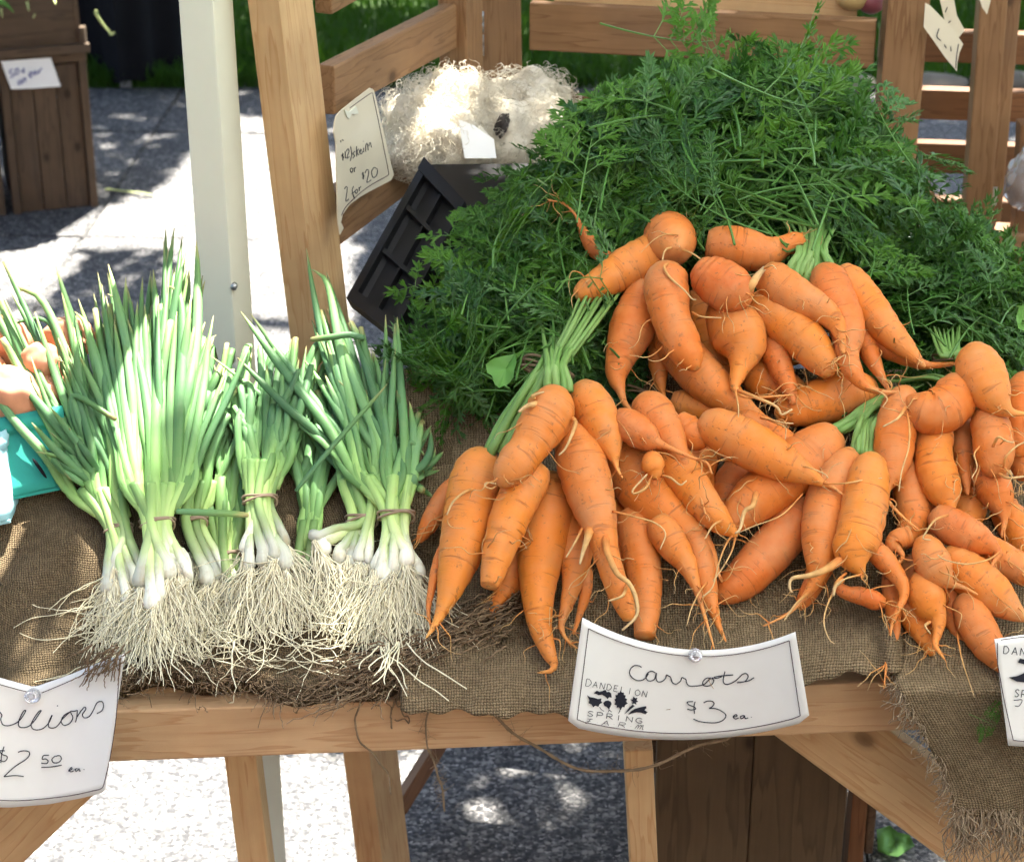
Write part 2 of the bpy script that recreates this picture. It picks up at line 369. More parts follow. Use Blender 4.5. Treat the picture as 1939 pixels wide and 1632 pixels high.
# burlap weave
def burlap(name, c1, c2, pitch=.0026):
    m, nt, b = newmat(name)
    tc = N(nt, 'ShaderNodeTexCoord'); wob = N(nt, 'ShaderNodeTexNoise'); wob.inputs['Scale'].default_value = 60; wob.inputs['Detail'].default_value = 3
    L(nt, tc.outputs['UV'], wob.inputs['Vector'])
    av = N(nt, 'ShaderNodeVectorMath'); av.operation = 'MULTIPLY_ADD'; L(nt, wob.outputs['Color'], av.inputs[0]); av.inputs[1].default_value = (.0035, .0035, 0); L(nt, tc.outputs['UV'], av.inputs[2])
    sp = N(nt, 'ShaderNodeSeparateXYZ'); L(nt, av.outputs[0], sp.inputs[0])
    k = math.pi / pitch
    sx = mth(nt, 'SINE', mth(nt, 'MULTIPLY', sp.outputs[0], k)); sy = mth(nt, 'SINE', mth(nt, 'MULTIPLY', sp.outputs[1], k))
    over = mth(nt, 'GREATER_THAN', mth(nt, 'MULTIPLY', sx, sy), 0.0)
    ax = mth(nt, 'ABSOLUTE', sx); ay = mth(nt, 'ABSOLUTE', sy)
    h = mth(nt, 'ADD', mth(nt, 'MULTIPLY', over, mth(nt, 'MULTIPLY', ax, mth(nt, 'POWER', ay, .3))), mth(nt, 'MULTIPLY', mth(nt, 'SUBTRACT', 1.0, over), mth(nt, 'MULTIPLY', ay, mth(nt, 'POWER', ax, .3))))
    fib = noise(nt, tc.outputs['UV'], 420, 4, .7); pat = noise(nt, tc.outputs['UV'], 11, 4)
    thr = noise(nt, tc.outputs['UV'], 130, 3)
    col = mix(nt, ramp(nt, fib, [(.3, (0, 0, 0)), (.7, (1, 1, 1))]), c1, c2)
    col = mix(nt, 1.0, col, ramp(nt, thr, [(.3, (.72, .70, .68)), (.7, (1.08, 1.06, 1.02))]), 'MULTIPLY')
    col = mix(nt, 1.0, col, ramp(nt, pat, [(.3, (.72, .70, .68)), (.7, (1.05, 1.05, 1.05))]), 'MULTIPLY')
    col = mix(nt, ramp(nt, h, [(.10, (1, 1, 1)), (.42, (0, 0, 0))]), col, tuple(x * .22 for x in c1))
    L(nt, col, b.inputs['Base Color']); b.inputs['Roughness'].default_value = .95; b.inputs['Specular IOR Level'].default_value = .1
    bump(nt, b, mth(nt, 'ADD', h, mth(nt, 'MULTIPLY', fib, .4)), .9, .0016)
    return m
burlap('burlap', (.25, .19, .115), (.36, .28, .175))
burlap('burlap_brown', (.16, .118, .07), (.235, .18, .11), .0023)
plain('jute', (.33, .255, .17), .95, .1, .35, 150, .3)
plain('jute_dark', (.24, .17, .105), .95, .1, .4, 150, .3)
m, nt, b = newmat('wool'); n = noise(nt, coords(nt), 25, 4); L(nt, ramp(nt, n, [(.3, (.60, .52, .39)), (.65, (.78, .73, .61))]), b.inputs['Base Color']); b.inputs['Roughness'].default_value = .95; b.inputs['Specular IOR Level'].default_value = .05
plain('wool_dark', (.07, .06, .055), .95, .1, .3)
# exposed-aggregate paving
m, nt, b = newmat('aggregate')
v = coords(nt, 'Object', rnd=4.0)
vo = N(nt, 'ShaderNodeTexVoronoi'); vo.inputs['Scale'].default_value = 110; vo.inputs['Randomness'].default_value = 1.0; L(nt, v, vo.inputs['Vector'])
vo2 = N(nt, 'ShaderNodeTexVoronoi'); vo2.inputs['Scale'].default_value = 240; L(nt, v, vo2.inputs['Vector'])
sz = N(nt, 'ShaderNodeSeparateXYZ'); L(nt, vo.outputs['Color'], sz.inputs[0]); sz2 = N(nt, 'ShaderNodeSeparateXYZ'); L(nt, vo2.outputs['Color'], sz2.inputs[0])
peb = ramp(nt, sz.outputs[0], [(0, (.045, .045, .048)), (.40, (.08, .079, .078)), (.66, (.16, .155, .145)), (.86, (.30, .285, .26)), (1, (.46, .44, .40))], 'CONSTANT')
peb2 = ramp(nt, sz2.outputs[0], [(0, (.035, .035, .038)), (.5, (.09, .09, .09)), (.85, (.22, .21, .20)), (1, (.38, .36, .34))])
edge = ramp(nt, vo.outputs['Distance'], [(.30, (1, 1, 1)), (.62, (0, 0, 0))])
col = mix(nt, edge, peb2, peb)
big = noise(nt, v, 2.5, 5); col = mix(nt, 1.0, col, ramp(nt, big, [(.3, (.72, .72, .74)), (.7, (1.1, 1.1, 1.1))]), 'MULTIPLY')
L(nt, col, b.inputs['Base Color']); b.inputs['Roughness'].default_value = .75; b.inputs['Specular IOR Level'].default_value = .3
bump(nt, b, mth(nt, 'ADD', edge, mth(nt, 'MULTIPLY', sz2.outputs[1], .4)), .5, .002)
m, nt, b = newmat('joint_dirt'); b.inputs['Base Color'].default_value = (.03, .03, .028, 1); b.inputs['Roughness'].default_value = .95
m, nt, b = newmat('lawn_soil'); n = noise(nt, coords(nt), 18, 5); L(nt, ramp(nt, n, [(.3, (.03, .06, .012)), (.7, (.07, .13, .025))]), b.inputs['Base Color']); b.inputs['Roughness'].default_value = .95

# ================================================================== THE SETTING
def quadsheet(name, x0, x1, y0, y1, z, m, nx=2, ny=2):
    return sheet(name, lambda u, v: (u, v, z), np.linspace(x0, x1, nx), np.linspace(y0, y1, ny), m)
tag(quadsheet('ground', -60, 60, -40, 90, -0.034, MATS['lawn_soil']), kind='structure')
pave = tag(quadsheet('pavement', -7, 7, -4, 5.64, -0.012, MATS['joint_dirt']), kind='structure')
SLX, SLY, GAP = 1.5, .80, .003
ang = math.radians(-2.5)
bm = bmesh.new(); bmesh.ops.create_cube(bm, size=1)
for v_ in bm.verts: v_.co = Vector((v_.co.x * (SLX - GAP), v_.co.y * (SLY - GAP), v_.co.z * .03))
bmesh.ops.bevel(bm, geom=[e for e in bm.edges], offset=.004, segments=2, affect='EDGES')
slab_me = bpy.data.meshes.new('paving_slab'); bm.to_mesh(slab_me); bm.free(); slab_me.materials.append(MATS['aggregate'])
for i in range(-3, 4):
    for j in range(-4, 5):
        y = 4.81 + j * SLY; x = -.4 + i * SLX
        if y > 5.7: continue
        Mx = Matrix.Rotation(ang, 4, 'Z') @ Matrix.Translation((x, y, -.015 + random.uniform(-.0015, .0015))) @ Matrix.Rotation(random.uniform(-.002, .002), 4, 'X')
        place('paving_slab', slab_me, Mx, pave)
# lawn with stone edging
def lawn_z(x, y): return -.006 + max(0, y - 5.7) * .02 + .012 * fbm(x * 1.3, y * 1.1, 2)
tag(sheet('lawn', lambda u, v: (u, v, lawn_z(u, v)), np.linspace(-7, 7, 60), np.linspace(5.66, 14, 50), MATS['lawn_soil']), kind='structure')
mb = MB(); NB = 52000
bx = rng.uniform(-2.2, 2.6, NB); by = 5.66 + rng.random(NB) ** 1.5 * 2.6; hh = rng.uniform(.03, .075, NB); aa = rng.uniform(0, 6.283, NB); ln = rng.normal(0, .028, (NB, 2))
bz = np.array([lawn_z(a, c) for a, c in zip(bx, by)])
wv = np.c_[np.cos(aa), np.sin(aa)] * .0032
vv = np.zeros((NB, 5, 3)); vv[:, 0, :2] = np.c_[bx, by] - wv; vv[:, 1, :2] = np.c_[bx, by] + wv; vv[:, 0, 2] = vv[:, 1, 2] = bz
vv[:, 2, :2] = np.c_[bx, by] + wv * .7 + ln * .4; vv[:, 3, :2] = np.c_[bx, by] - wv * .7 + ln * .4; vv[:, 2, 2] = vv[:, 3, 2] = bz + hh * .6
vv[:, 4, :2] = np.c_[bx, by] + ln; vv[:, 4, 2] = bz + hh
ff = []
for k in range(NB):
    q = 5 * k; ff += [[q, q + 1, q + 2, q + 3], [q + 3, q + 2, q + 4]]
tag(mesh('grass', vv.reshape(-1, 3), ff, MATS['grass_blade'], None, False), 'short green lawn grass beyond the paving', 'grass', kind='stuff')
def blob(name, c, r, m, parent=None, seed=0, amp=.12, sub=3, squash=(1, 1, 1), rot=0.0):
    bm = bmesh.new(); bmesh.ops.create_icosphere(bm, subdivisions=sub, radius=1)
    for v_ in bm.verts:
        d = v_.co.copy(); k = 1 + amp * fbm(d.x * 1.6 + seed, d.y * 1.6 + d.z * 1.3, seed) + amp * .35 * fbm(d.z * 3.5 + seed, d.x * 3.1 - d.y * 2.7, seed * 2 + 1)
        v_.co = Vector((d.x * squash[0], d.y * squash[1], d.z * squash[2])) * k * r
    for f in bm.faces: f.smooth = True
    me = bpy.data.meshes.new(name); bm.to_mesh(me); bm.free(); me.materials.append(m)
    return place(name, me, Matrix.Translation(Vector(c)) @ Matrix.Rotation(rot, 4, 'Z') @ Matrix.Rotation(rot * .7, 4, 'Y'), parent)
kerb = tag(sheet('kerb', lambda u, v: (u, 5.60 + v * .10, -.006 + .004 * math.sin(u * 3)), np.linspace(.8, 2.8, 14), [0, 1], MATS['stone']), kind='structure')
x = .85; k = 0
while x < 2.7:
    l = random.uniform(.13, .27); blob('edging_stone', (x + l / 2, 5.65 + random.uniform(-.02, .02), .02), .5, MATS['stone'], kerb, k * 1.7, .10, 2, (l * .98, .11, .06), random.uniform(-.12, .12)); x += l; k += 1

# ------------------------------------------------------------------ unseen tree added overhead, its crown shaped to cast the stall's shade
LIT = [  # (receiving plane, outline in the photograph) where the photograph shows sun
 ('g', [(95, 455), (200, 397), (300, 372), (345, 330), (420, 225), (545, 225), (650, 320), (660, 690), (380, 700), (330, 560), (360, 470), (150, 470)]),
 ('g', [(0, 478), (95, 452), (140, 490), (60, 600), (0, 600)]),
 ('g', [(190, 1440), (835, 1440), (765, 1640), (-100, 1640)]),
 ('g', [(1690, 440), (1830, 410), (1830, 520), (1960, 520), (1960, 640), (1690, 560)]),
 ('g', [(560, -20), (960, -20), (960, 15), (640, 25)]),
 ('s', [(140, 690), (160, 560), (200, 480), (330, 400), (390, 520), (440, 640), (430, 700), (350, 690), (300, 770), (205, 785), (190, 700)]),
 ('s', [(150, 785), (225, 810), (205, 850), (150, 835)]),
 ('s', [(-60, 440), (60, 450), (150, 690), (150, 800), (105, 880), (-60, 880)]),
 ('s', [(385, 720), (520, 615), (660, 600), (660, 680), (470, 720), (400, 760)]),
 ('s', [(445, 570), (510, 580), (510, 640), (455, 630)]),
 ('b', [(-40, 985), (70, 985), (110, 945), (140, 950), (130, 1015), (70, 1045), (20, 1065), (-40, 1085)]), ('b', [(-40, 1090), (50, 1075), (28, 1150), (-40, 1160)]),
 ('b', [(68, 1135), (115, 1145), (65, 1245), (15, 1245)]), ('b', [(92, 1055), (130, 1055), (122, 1100), (98, 1100)]),
 ('w', [(735, 160), (880, 140), (905, 210), (875, 290), (770, 305), (735, 250)]),
 ('r', [(1735, 30), (1960, 30), (1960, 430), (1735, 430)]),
]
def px_arr(P):
    v = P - CAM; q = v @ _F; return CX + FPX * (v @ _R) / q, CY - FPX * (v @ _U) / q
def in_arr(x, y, poly):
    c = np.zeros(len(x), bool); j = len(poly) - 1
    for i in range(len(poly)):
        xi, yi = poly[i]; xj, yj = poly[j]
        c ^= ((yi > y) != (yj > y)) & (x < (xj - xi) * (y - yi) / (yj - yi + 1e-12) + xi); j = i
    return c
def lit_mask(P):
    """True where a leaf point at P would drop its shadow on a place the photograph shows in sun"""
    k = math.tan(math.radians(30)); S_ = {}
    S_['g'] = P[:, 2] / TOSUN[2]
    for key, dz in (('s', .066), ('b', .012)): S_[key] = (P[:, 2] - Z0 - dz - (P[:, 1] - Y0) * k) / (TOSUN[2] - TOSUN[1] * k)
    S_['w'] = (P[:, 1] - 2.33) / TOSUN[1]; S_['r'] = (P[:, 1] - 2.82) / TOSUN[1]
    PX = {key: px_arr(P - TOSUN * s_[:, None]) for key, s_ in S_.items()}
    m_ = np.zeros(len(P), bool)
    for key, poly in LIT: m_ |= in_arr(*PX[key], poly)
    return m_
tree = empty('added_shade_tree', (3.6, 7.8, 0)); tag(tree, 'added out-of-view leafy tree that shades the stall', 'tree')
tk = [(3.6, 7.8, -.1), (3.55, 7.7, 1.2), (3.4, 7.4, 2.4), (3.0, 6.9, 3.6), (2.4, 6.3, 4.6)]
mb = MB(); mb.add(*tube(crom(tk, 24), np.linspace(.2, .1, 24) * (1 + .05 * np.sin(np.arange(24))), 12)); mb.build('trunk', MATS['tree_bark'], tree)
for e_ in [[(3.0, 6.9, 3.6), (2.0, 6.0, 4.3), (.6, 5.0, 4.2), (-.6, 4.4, 4.0)], [(3.4, 7.4, 2.4), (3.0, 6.0, 3.3), (2.0, 4.8, 3.6), (1.0, 4.2, 3.4)], [(2.4, 6.3, 4.6), (1.0, 6.6, 5.0), (-.5, 6.8, 4.9)]]:
    mb = MB(); mb.add(*tube(crom(e_, 20), np.linspace(.07, .014, 20), 8)); mb.build('limb', MATS['tree_bark'], tree)
NL = 60000; NX = 16000
Pg = np.c_[rng.uniform(-2.0, 2.2, NL), rng.uniform(1.0, 6.9, NL), np.zeros(NL)] + TOSUN * (rng.uniform(2.5, 4.1, NL) / TOSUN[2])[:, None]
xs_ = np.array([S(rng.uniform(790, 1990), rng.uniform(20, 1300), .05) for _ in range(NX)]); Pg = np.vstack([Pg, xs_ + TOSUN * rng.uniform(2.0, 3.4, NX)[:, None]]); NL += NX
a_ = rng.normal(0, 1, (NL, 3)); n_ = rng.normal(0, .5, (NL, 3)) + TOSUN; b_ = np.cross(n_, a_); b_ /= np.linalg.norm(b_, axis=1)[:, None]; a_ = np.cross(b_, n_); a_ /= np.linalg.norm(a_, axis=1)[:, None]
s_ = rng.uniform(.026, .05, NL)[:, None]
LV = np.stack([Pg - a_ * s_, Pg + b_ * s_ * .55 - a_ * s_ * .1, Pg + a_ * s_ * 1.05, Pg - b_ * s_ * .55 - a_ * s_ * .1], 1)
bad = lit_mask(Pg)
for k in range(4): bad |= lit_mask(LV[:, k])
LV = LV[~bad]; v_all = LV.reshape(-1, 3); f_all = np.arange(len(v_all)).reshape(-1, 4).tolist()  # drops leaves that would shade the wanted sun patches
mesh('crown', np.array(v_all), f_all, MATS['tree_leaf'], tree, False, kind='stuff')

# ------------------------------------------------------------------ white pole, rear left leg of an unseen canopy added to shape the light
can = empty('pole_added_canopy', V(440, 1650, 2.06)); tag(can, 'white square pole beside the scallion table, carrying an added unseen canopy', 'canopy')
p_top = V(372, -260, 2.08); p_bot = np.array([V(500, 1632, 2.07)[0], 2.07, 0.0])
dirp = (p_top - p_bot) / np.linalg.norm(p_top - p_bot); p_top2 = p_bot + dirp * (2.12 / dirp[2])
rotup = (-.42, -1, 0)
beam('pole', p_bot, p_top2, .040, .040, MATS['white_paint'], can, up=rotup, bev=.003)
beam('foot_plate', p_bot + np.array([0, 0, .004]), p_bot + np.array([0, 0, .012]), .10, .10, MATS['metal'], can, up=(1, 0, 0))
bolt = V(443, 543, 2.05); mb = MB(); mb.add(*tube([bolt + np.array([0, .004, 0]), bolt - np.array([0, .002, 0])], .0035, 10)); mb.build('pole_button', MATS['metal'], can)
x0, x1, y0, y1 = p_top2[0], p_top2[0] + 3.2, -2.2, p_top2[1] + .02
for (a, c) in ((x1, y1), (x0, y0), (x1, y0)):
    beam('pole', (a, c, 0), (a, c, 2.12), .040, .040, MATS['white_paint'], can, up=rotup, bev=.003)
def roof(u, v):
    r = max(abs(2 * u - 1), abs(2 * v - 1)); return (x0 - .03 + u * (x1 - x0 + .06), y0 - .03 + v * (y1 - y0 + .06), 2.12 + .75 * (1 - r) - .03 * math.sin(math.pi * r) )
sheet('roof', roof, np.linspace(0, 1, 25), np.linspace(0, 1, 25), MATS['canopy_cloth'], can)  # added cover, out of view, filtering light onto the table
for (a, c, d, e) in ((x0, y0, x1, y0), (x0, y0, x0, y1), (x1, y0, x1, y1), (x0, y1, x1, y1)):
    beam('roof_rail', (a, c, 2.10), (d, e, 2.10), .025, .025, MATS['metal'], can)

# unseen brick house added behind the viewer to block low sky light
hs_ = empty('added_brick_house', (0, -7.2, 0)); tag(hs_, 'added unseen brick house behind the viewer, blocking low sky light', 'house')
plain('brick', (.16, .07, .05), .9, .2, .35, 6, .4); plain('slate', (.06, .06, .07), .8, .2, .3, 8); plain('window_glass', (.03, .04, .05), .1, .5, .1, 3)
beam('wall', (-11, -7.3, 3.2), (11, -7.3, 3.2), .35, 6.4, MATS['brick'], hs_)
beam('roof', (-11.3, -7.6, 7.2), (11.3, -7.6, 7.2), 1.6, 1.7, MATS['slate'], hs_, up=(0, .35, .94))
for xw in (-8, -5, -2, 2, 5, 8):
    for zw in (1.7, 4.5):
        wn = beam('window', (xw - .5, -7.11, zw), (xw + .5, -7.11, zw), .05, 1.5, MATS['window_glass'], hs_); beam('sill', (xw - .6, -7.05, zw - .8), (xw + .6, -7.05, zw - .8), .16, .08, MATS['stone'], wn)

# ------------------------------------------------------------------ display table
tbl = empty('display_table', (0, 1.6, 0)); tag(tbl, 'sloping pine display table carrying the scallions and carrots', 'table')
bl = V(240, 1345, 1.557); br = V(1700, 1290, 1.605)
yaw = (br[1] - bl[1]) / (br[0] - bl[0])
def Yf(x): return bl[1] + (x - bl[0]) * yaw
zt = (bl[2] + br[2]) / 2; zb = zt - .052
beam('front_beam', (-.75, Yf(-.75) + .019, (zt + zb) / 2), (.75, Yf(.75) + .019, (zt + zb) / 2), .038, zt - zb, MATS['beam_wood'], tbl)
dx = .075
for k in range(3):      # boards of the sloping top
    kk = math.tan(math.radians(30)); ya = 1.60 + k * .082; yb = ya + .078
    beam('top_board', (-.78, Yf(-.78) - 1.58 + (ya + yb) / 2, zt - .014 + (ya + yb - 3.2) / 2 * kk), (.78, Yf(.78) - 1.58 + (ya + yb) / 2, zt - .014 + (ya + yb - 3.2) / 2 * kk), .088, .018, MATS['pine'], tbl, up=(0, -.5, .866))
def leg(xa, xb, Yl, wid, m, name='leg', top=1400, dep=.038):
    a = V(xa, top, Yl); c = V(xb, 1632, Yl); d = (c - a); c2 = a + d * (a[2] / (a[2] - c[2]))
    return beam(name, c2, a, wid, dep, m, tbl, up=(0, -1, 0))
leg(457, 486, 1.70, .030, MATS['pine']); leg(1207, 1218, 1.70, .027, MATS['pine'])
for xx in (-.72, .72): beam('leg', (xx, 1.70, 0), (xx, 1.70, .60), .038, .06, MATS['pine'], tbl, up=(0, -1, 0))
for xx in (-.70, .70): beam('leg', (xx, 1.84, 0), (xx, 1.84, .70), .038, .06, MATS['pine'], tbl, up=(0, -1, 0))
beam('brace', V(1460, 1292, 1.66), V(2010, 1700, 1.655), .072, .022, MATS['pine'], tbl, up=(0, -1, 0))
beam('brace', V(150, 1440, 1.66), V(-160, 1740, 1.66), .062, .022, MATS['pine'], tbl, up=(0, -1, 0))

# crate standing under the table
cu = empty('wooden_crate', G(1420, 1640)); tag(cu, 'dark brown wooden crate standing under the carrot table', 'crate')
xa, xb = V(1240, 1500, 1.99)[0], V(1605, 1500, 1.99)[0]; hz = V(1300, 1395, 1.99)[2] + .02
for k in range(2):
    w3 = (xb - xa) / 2
    beam('board', (xa + w3 * (k + .5), 1.995, 0.0), (xa + w3 * (k + .5), 1.995, hz), w3 - .001, .012, MATS['crate_brown'], cu, up=(0, -1, 0))
beam('corner_post', (xb + .016, 2.01, 0), (xb + .016, 2.01, hz), .018, .03, MATS['cedar_dark'], cu, up=(0, -1, 0))
for k in range(3): beam('side_slat', (xb + .032, 2.0, .04 + k * .14), (xb + .032, 2.32, .04 + k * .14), .010, .10, MATS['crate_wood'], cu)
for k in range(2): beam('back_board', (xa, 2.33, .10 + k * .2), (xb + .03, 2.33, .10 + k * .2), .012, .16, MATS['crate_wood'], cu)

# ------------------------------------------------------------------ folding slatted rack behind the table
A = np.array([-.195, 2.12]); B = np.array([-.064, 2.48]); dAB = (B - A) / np.linalg.norm(B - A); nAB = np.array([dAB[1], -dAB[0]])
rk = empty('slatted_rack', (A[0], A[1], 0)); tag(rk, 'folding cedar rack with the handwritten price card on its rails', 'rack')
tp = V(524, -60, 2.10); bt = V(727, 1632, 2.12); tp2 = bt + (tp - bt) * 1.05; bt2 = tp + (bt - tp) * (tp[2] / (tp[2] - bt[2]))
up_ = np.array([dAB[0], dAB[1], 0]); upn = -np.array([.05, 1, 0])
beam('post', bt2, tp2, .035, .075, MATS['pine'], rk, up=(dAB[0], dAB[1], 0), bev=.002)
fp = np.array([V(868, 60, 2.50)[0], 2.50]); beam('post', (fp[0] + .012, 2.52, 0), (fp[0], 2.50, 1.25), .036, .055, MATS['cedar'], rk, up=(dAB[0], dAB[1], 0))
def rail(ytopn, xn, ytopf, xf, hgt, m='cedar'):
    a = W(xn, ytopn, A, B); c = W(xf, ytopf, A, B); zz = (a[2] + c[2]) / 2
    a = np.array([A[0], A[1], a[2]]) + np.array([*dAB, 0]) * .03; c = np.array([B[0], B[1], c[2]])
    off = np.array([-nAB[0], -nAB[1], 0]) * .010
    beam('rail', a + off - [0, 0, hgt / 2], c + off - [0, 0, hgt / 2], .019, hgt, MATS[m], rk)
rail(140, 610, 8, 866, .052); rail(368, 637, 290, 752, .060)
a = W(597, 46, A, B); rail(46, 597, -55, 866, -.0) if False else None
zA = a[2] + .055; beam('rail', (A[0] + dAB[0] * .03 - nAB[0] * .01, A[1] + dAB[1] * .03 - nAB[1] * .01, zA - .0275), (B[0] - nAB[0] * .01, B[1] - nAB[1] * .01, zA - .0275), .019, .055, MATS['cedar'], rk)
for zz in (.55, .30): beam('rail', (A[0] + dAB[0] * .03 - nAB[0] * .01, A[1] + dAB[1] * .03, zz), (B[0] - nAB[0] * .01, B[1], zz), .019, .058, MATS['cedar_dark'], rk)
beam('brace', V(745, 1545, 2.17), V(838, 1395, 2.30), .016, .045, MATS['cedar_dark'], rk, up=(0, -1, .3))
# rear panel
PL, PR = np.array([V(960, 60, 2.60)[0], 2.60]), np.array([V(1707, 60, 2.50)[0], 2.50])
for pt, nm in ((PL, 0), (PR, 1)):
    lean = -.012 if nm == 0 else .004
    beam('post', (pt[0] - lean, pt[1], 0), (pt[0] + lean * 1.2, pt[1], 1.30), .050, .038, MATS['cedar'], rk, up=(0, -1, 0))
dP = (PR - PL) / np.linalg.norm(PR - PL)
def rrail(z, h, off=.0, m='cedar', x0=0.03, x1=-.03):
    a = PL + dP * x0; c = PR + dP * x1
    beam('rail', (a[0], a[1] + off, z), (c[0], c[1] + off, z), .019, h, MATS[m], rk)
zr0 = W(1000, 3, PL, PR)[2]; zr1 = W(1000, 92, PL, PR)[2]
rrail((zr0 + zr1) / 2, zr0 - zr1)
rrail(zr1 - .085, .06, 0, 'cedar_dark'); rrail(zr1 - .26, .06, 0, 'cedar_dark'); rrail(.35, .06, 0, 'cedar_dark')
for k in range(3):        # shelf boards joining the two panels
    beam('shelf_board', (-.10 + .02 * k, 2.42 + .05 * k, .795), (.50, 2.40 + .045 * k, .795), .046, .014, MATS['cedar_dark'], rk)
hx = W(909, 60, PL, PR); 
for k, yy in enumerate((32, 52, 76, 96)):
    q = V(909, yy, 2.54); mb = MB(); mb.add(*tube([q + [0, 0, -.006], q + [0, 0, .006]], .005, 10)); mb.build('hinge_knuckle', MATS['metal'], rk)
# right-hand shelf unit further back
r3 = empty('shelf_unit', (.6, 2.85, 0)); tag(r3, 'slatted cedar shelf unit behind the carrot greens on the right', 'shelf')
YR = 2.84
for yt, xl, xr in ((60, 1690, 2100), (170, 1690, 2100), (272, 1690, 2100), (376, 1690, 2100)):
    a = V(1740, yt, YR); beam('rail', (a[0] - .05, YR + .02, a[2] - .022), (a[0] + .36, YR - .02, a[2] - .024), .024, .042, MATS['cedar_dark'], r3)
def pst(xt, yt, xb_, yb_, Y, wd, m='cedar', dep=.03, nm='post'):
    a = V(xt, yt, Y); c = V(xb_, yb_, Y); d = c - a; c2 = a + d * (a[2] / (a[2] - c[2])); return beam(nm, c2, a, wd, dep, MATS[m], r3, up=(0, -1, 0))
pst(1880, -30, 1843, 470, 2.74, .036); pst(1913, -30, 1868, 470, 2.752, .026)
beam('rail', V(1810, 470, 2.72), V(2000, 480, 2.72), .03, .045, MATS['cedar'], r3)
q = V(1880, 372, 2.73); beam('hinge_plate', q + [0, 0, -.013], q + [0, 0, .013], .011, .003, MATS['metal'], r3, up=(0, -1, 0))
pst(1944, 230, 1922, 600, 2.66, .022, 'cedar_dark'); 
beam('shelf_board', V(1880, 445, 2.66), V(2050, 452, 2.66), .05, .02, MATS['cedar'], r3)
# plastic bag on that shelf
bagc = V(1942, 340, 2.62); bg_ = blob('plastic_bag', bagc, .032, MATS['clear_plastic'], None, 3.3, .3, 4, (.8, .8, 1.3)); tag(bg_, 'clear crumpled plastic bag at the right picture edge', 'bag')

# ================================================================== THINGS
# ------------------------------------------------------------------ corn crates on the left
fl = G(42, 405); fr = G(196, 390); u_ = (fr - fl)[:2]; u_ /= np.linalg.norm(u_); nb = np.array([-u_[1], u_[0]])      # nb points away from the viewer
hC = V(150, 106, 4.62)[2]
def crate(name, o2, wid, dep, hgt, z0, label, panel_vertical=True):
    e = empty(name, (o2[0], o2[1], z0)); tag(e, label, 'crate', 'corn crates')
    def P(a, d, z): q = np.array(o2) + u_ * a + nb * d; return np.array([q[0], q[1], z0 + z])
    tk_ = .012
    if panel_vertical:
        n = 3
        for k in range(n):
            a = (k + .5) / n * wid; beam('board', P(a, .014, .0), P(a, .014, hgt - .03), wid / n - .002, tk_, MATS['crate_wood'], e, up=(-nb[0], -nb[1], 0))
        for a in (-.010, wid + .010): beam('corner_post', P(a, .012, 0), P(a, .012, hgt), .018, .03, MATS['crate_wood'], e, up=(-nb[0], -nb[1], 0))
        for d in (.0, dep): 
            for k in range(4):
                z = (k + .5) / 4 * hgt
                if d: beam('slat', P(0, d, z), P(wid, d, z), tk_, hgt / 4 - .006, MATS['crate_wood'], e)
        for a in (-.008, wid + .008):
            for k in range(4):
                z = (k + .5) / 4 * hgt; beam('slat', P(a, .03, z), P(a, dep, z), tk_, hgt / 4 - .006, MATS['crate_wood'], e)
        beam('top_rail', P(-.02, .006, hgt - .012), P(wid + .02, .006, hgt - .012), .02, .022, MATS['crate_wood'], e)
    else:
        for d in (.006, dep): beam('side_board', P(0, d, hgt * .55), P(wid, d, hgt * .55), tk_, hgt * .86, MATS['crate_wood'], e)
        for a in (-.006, wid + .006): beam('end_board', P(a, .0, hgt * .52), P(a, dep, hgt * .52), tk_, hgt * .8, MATS['crate_wood'], e)
        beam('bottom_rail', P(-.012, -.006, .010), P(wid + .028, -.006, .010), .02, .020, MATS['crate_wood'], e)
        beam('corner_block', P(wid + .016, .0, .01), P(wid + .016, .0, hgt * .42), .014, .02, MATS['crate_wood'], e)
        beam('floor_board', P(0, dep / 2, .02), P(wid, dep / 2, .02), dep - .02, .01, MATS['crate_wood'], e)
    return P
Pl = crate('upright_crate', fl[:2], np.linalg.norm((fr - fl)[:2]) - .03, .30, hC, 0, 'upright brown wooden crate with the small fifty cent card')
Pl2 = crate('upright_crate', (fl[:2] - u_ * .27), .215, .30, hC, 0, 'upright brown wooden crate cut by the left picture edge')
uc = fl[:2] - u_ * .26 - nb * .01
Pu = crate('shallow_crate', uc, .415, .33, .135, hC + .001, 'shallow brown wooden crate of corn lying on top of the upright crates', False)
for k in range(7):     # corn ears in the shallow crate
    e = empty('corn_ear', Pu(.04 + .055 * k, .12, .12)); tag(e, f'green husked corn ear, number {k + 1} from the left in the shallow crate'.replace(f'number {k+1} from the left', ['leftmost', 'second from the left', 'third from the left', 'fourth from the left', 'third from the right', 'second from the right', 'rightmost'][k]), 'corn', 'corn ears in the shallow crate')
    p0, p1 = Pu(.04 + .055 * k, .03, .105 + .01 * (k % 3)), Pu(.045 + .055 * k, .29, .12)
    mb = MB(); n = 16; s = np.linspace(0, 1, n); mb.add(*tube(crom([p0, (p0 + p1) / 2 + [0, 0, .02], p1], n), .026 * np.sqrt(np.clip(np.sin(np.pi * (s * .93 + .05)), 0.02, 1)), 10)); mb.build('husk', MATS['husk'], e)
    for j in range(2):
        q0 = p1 * .2 + p0 * .8 + [0, 0, .02]; q1 = p0 + [random.uniform(-.03, .03), -.05, .01 - .03 * j]
        mb = MB(); mb.add(*tube(crom([q0, (q0 + q1) / 2 + [0, 0, .012], q1], 10), np.linspace(.010, .001, 10), 6, .15, (0, -.3, 1))); mb.build('husk_leaf', MATS['husk'], e)
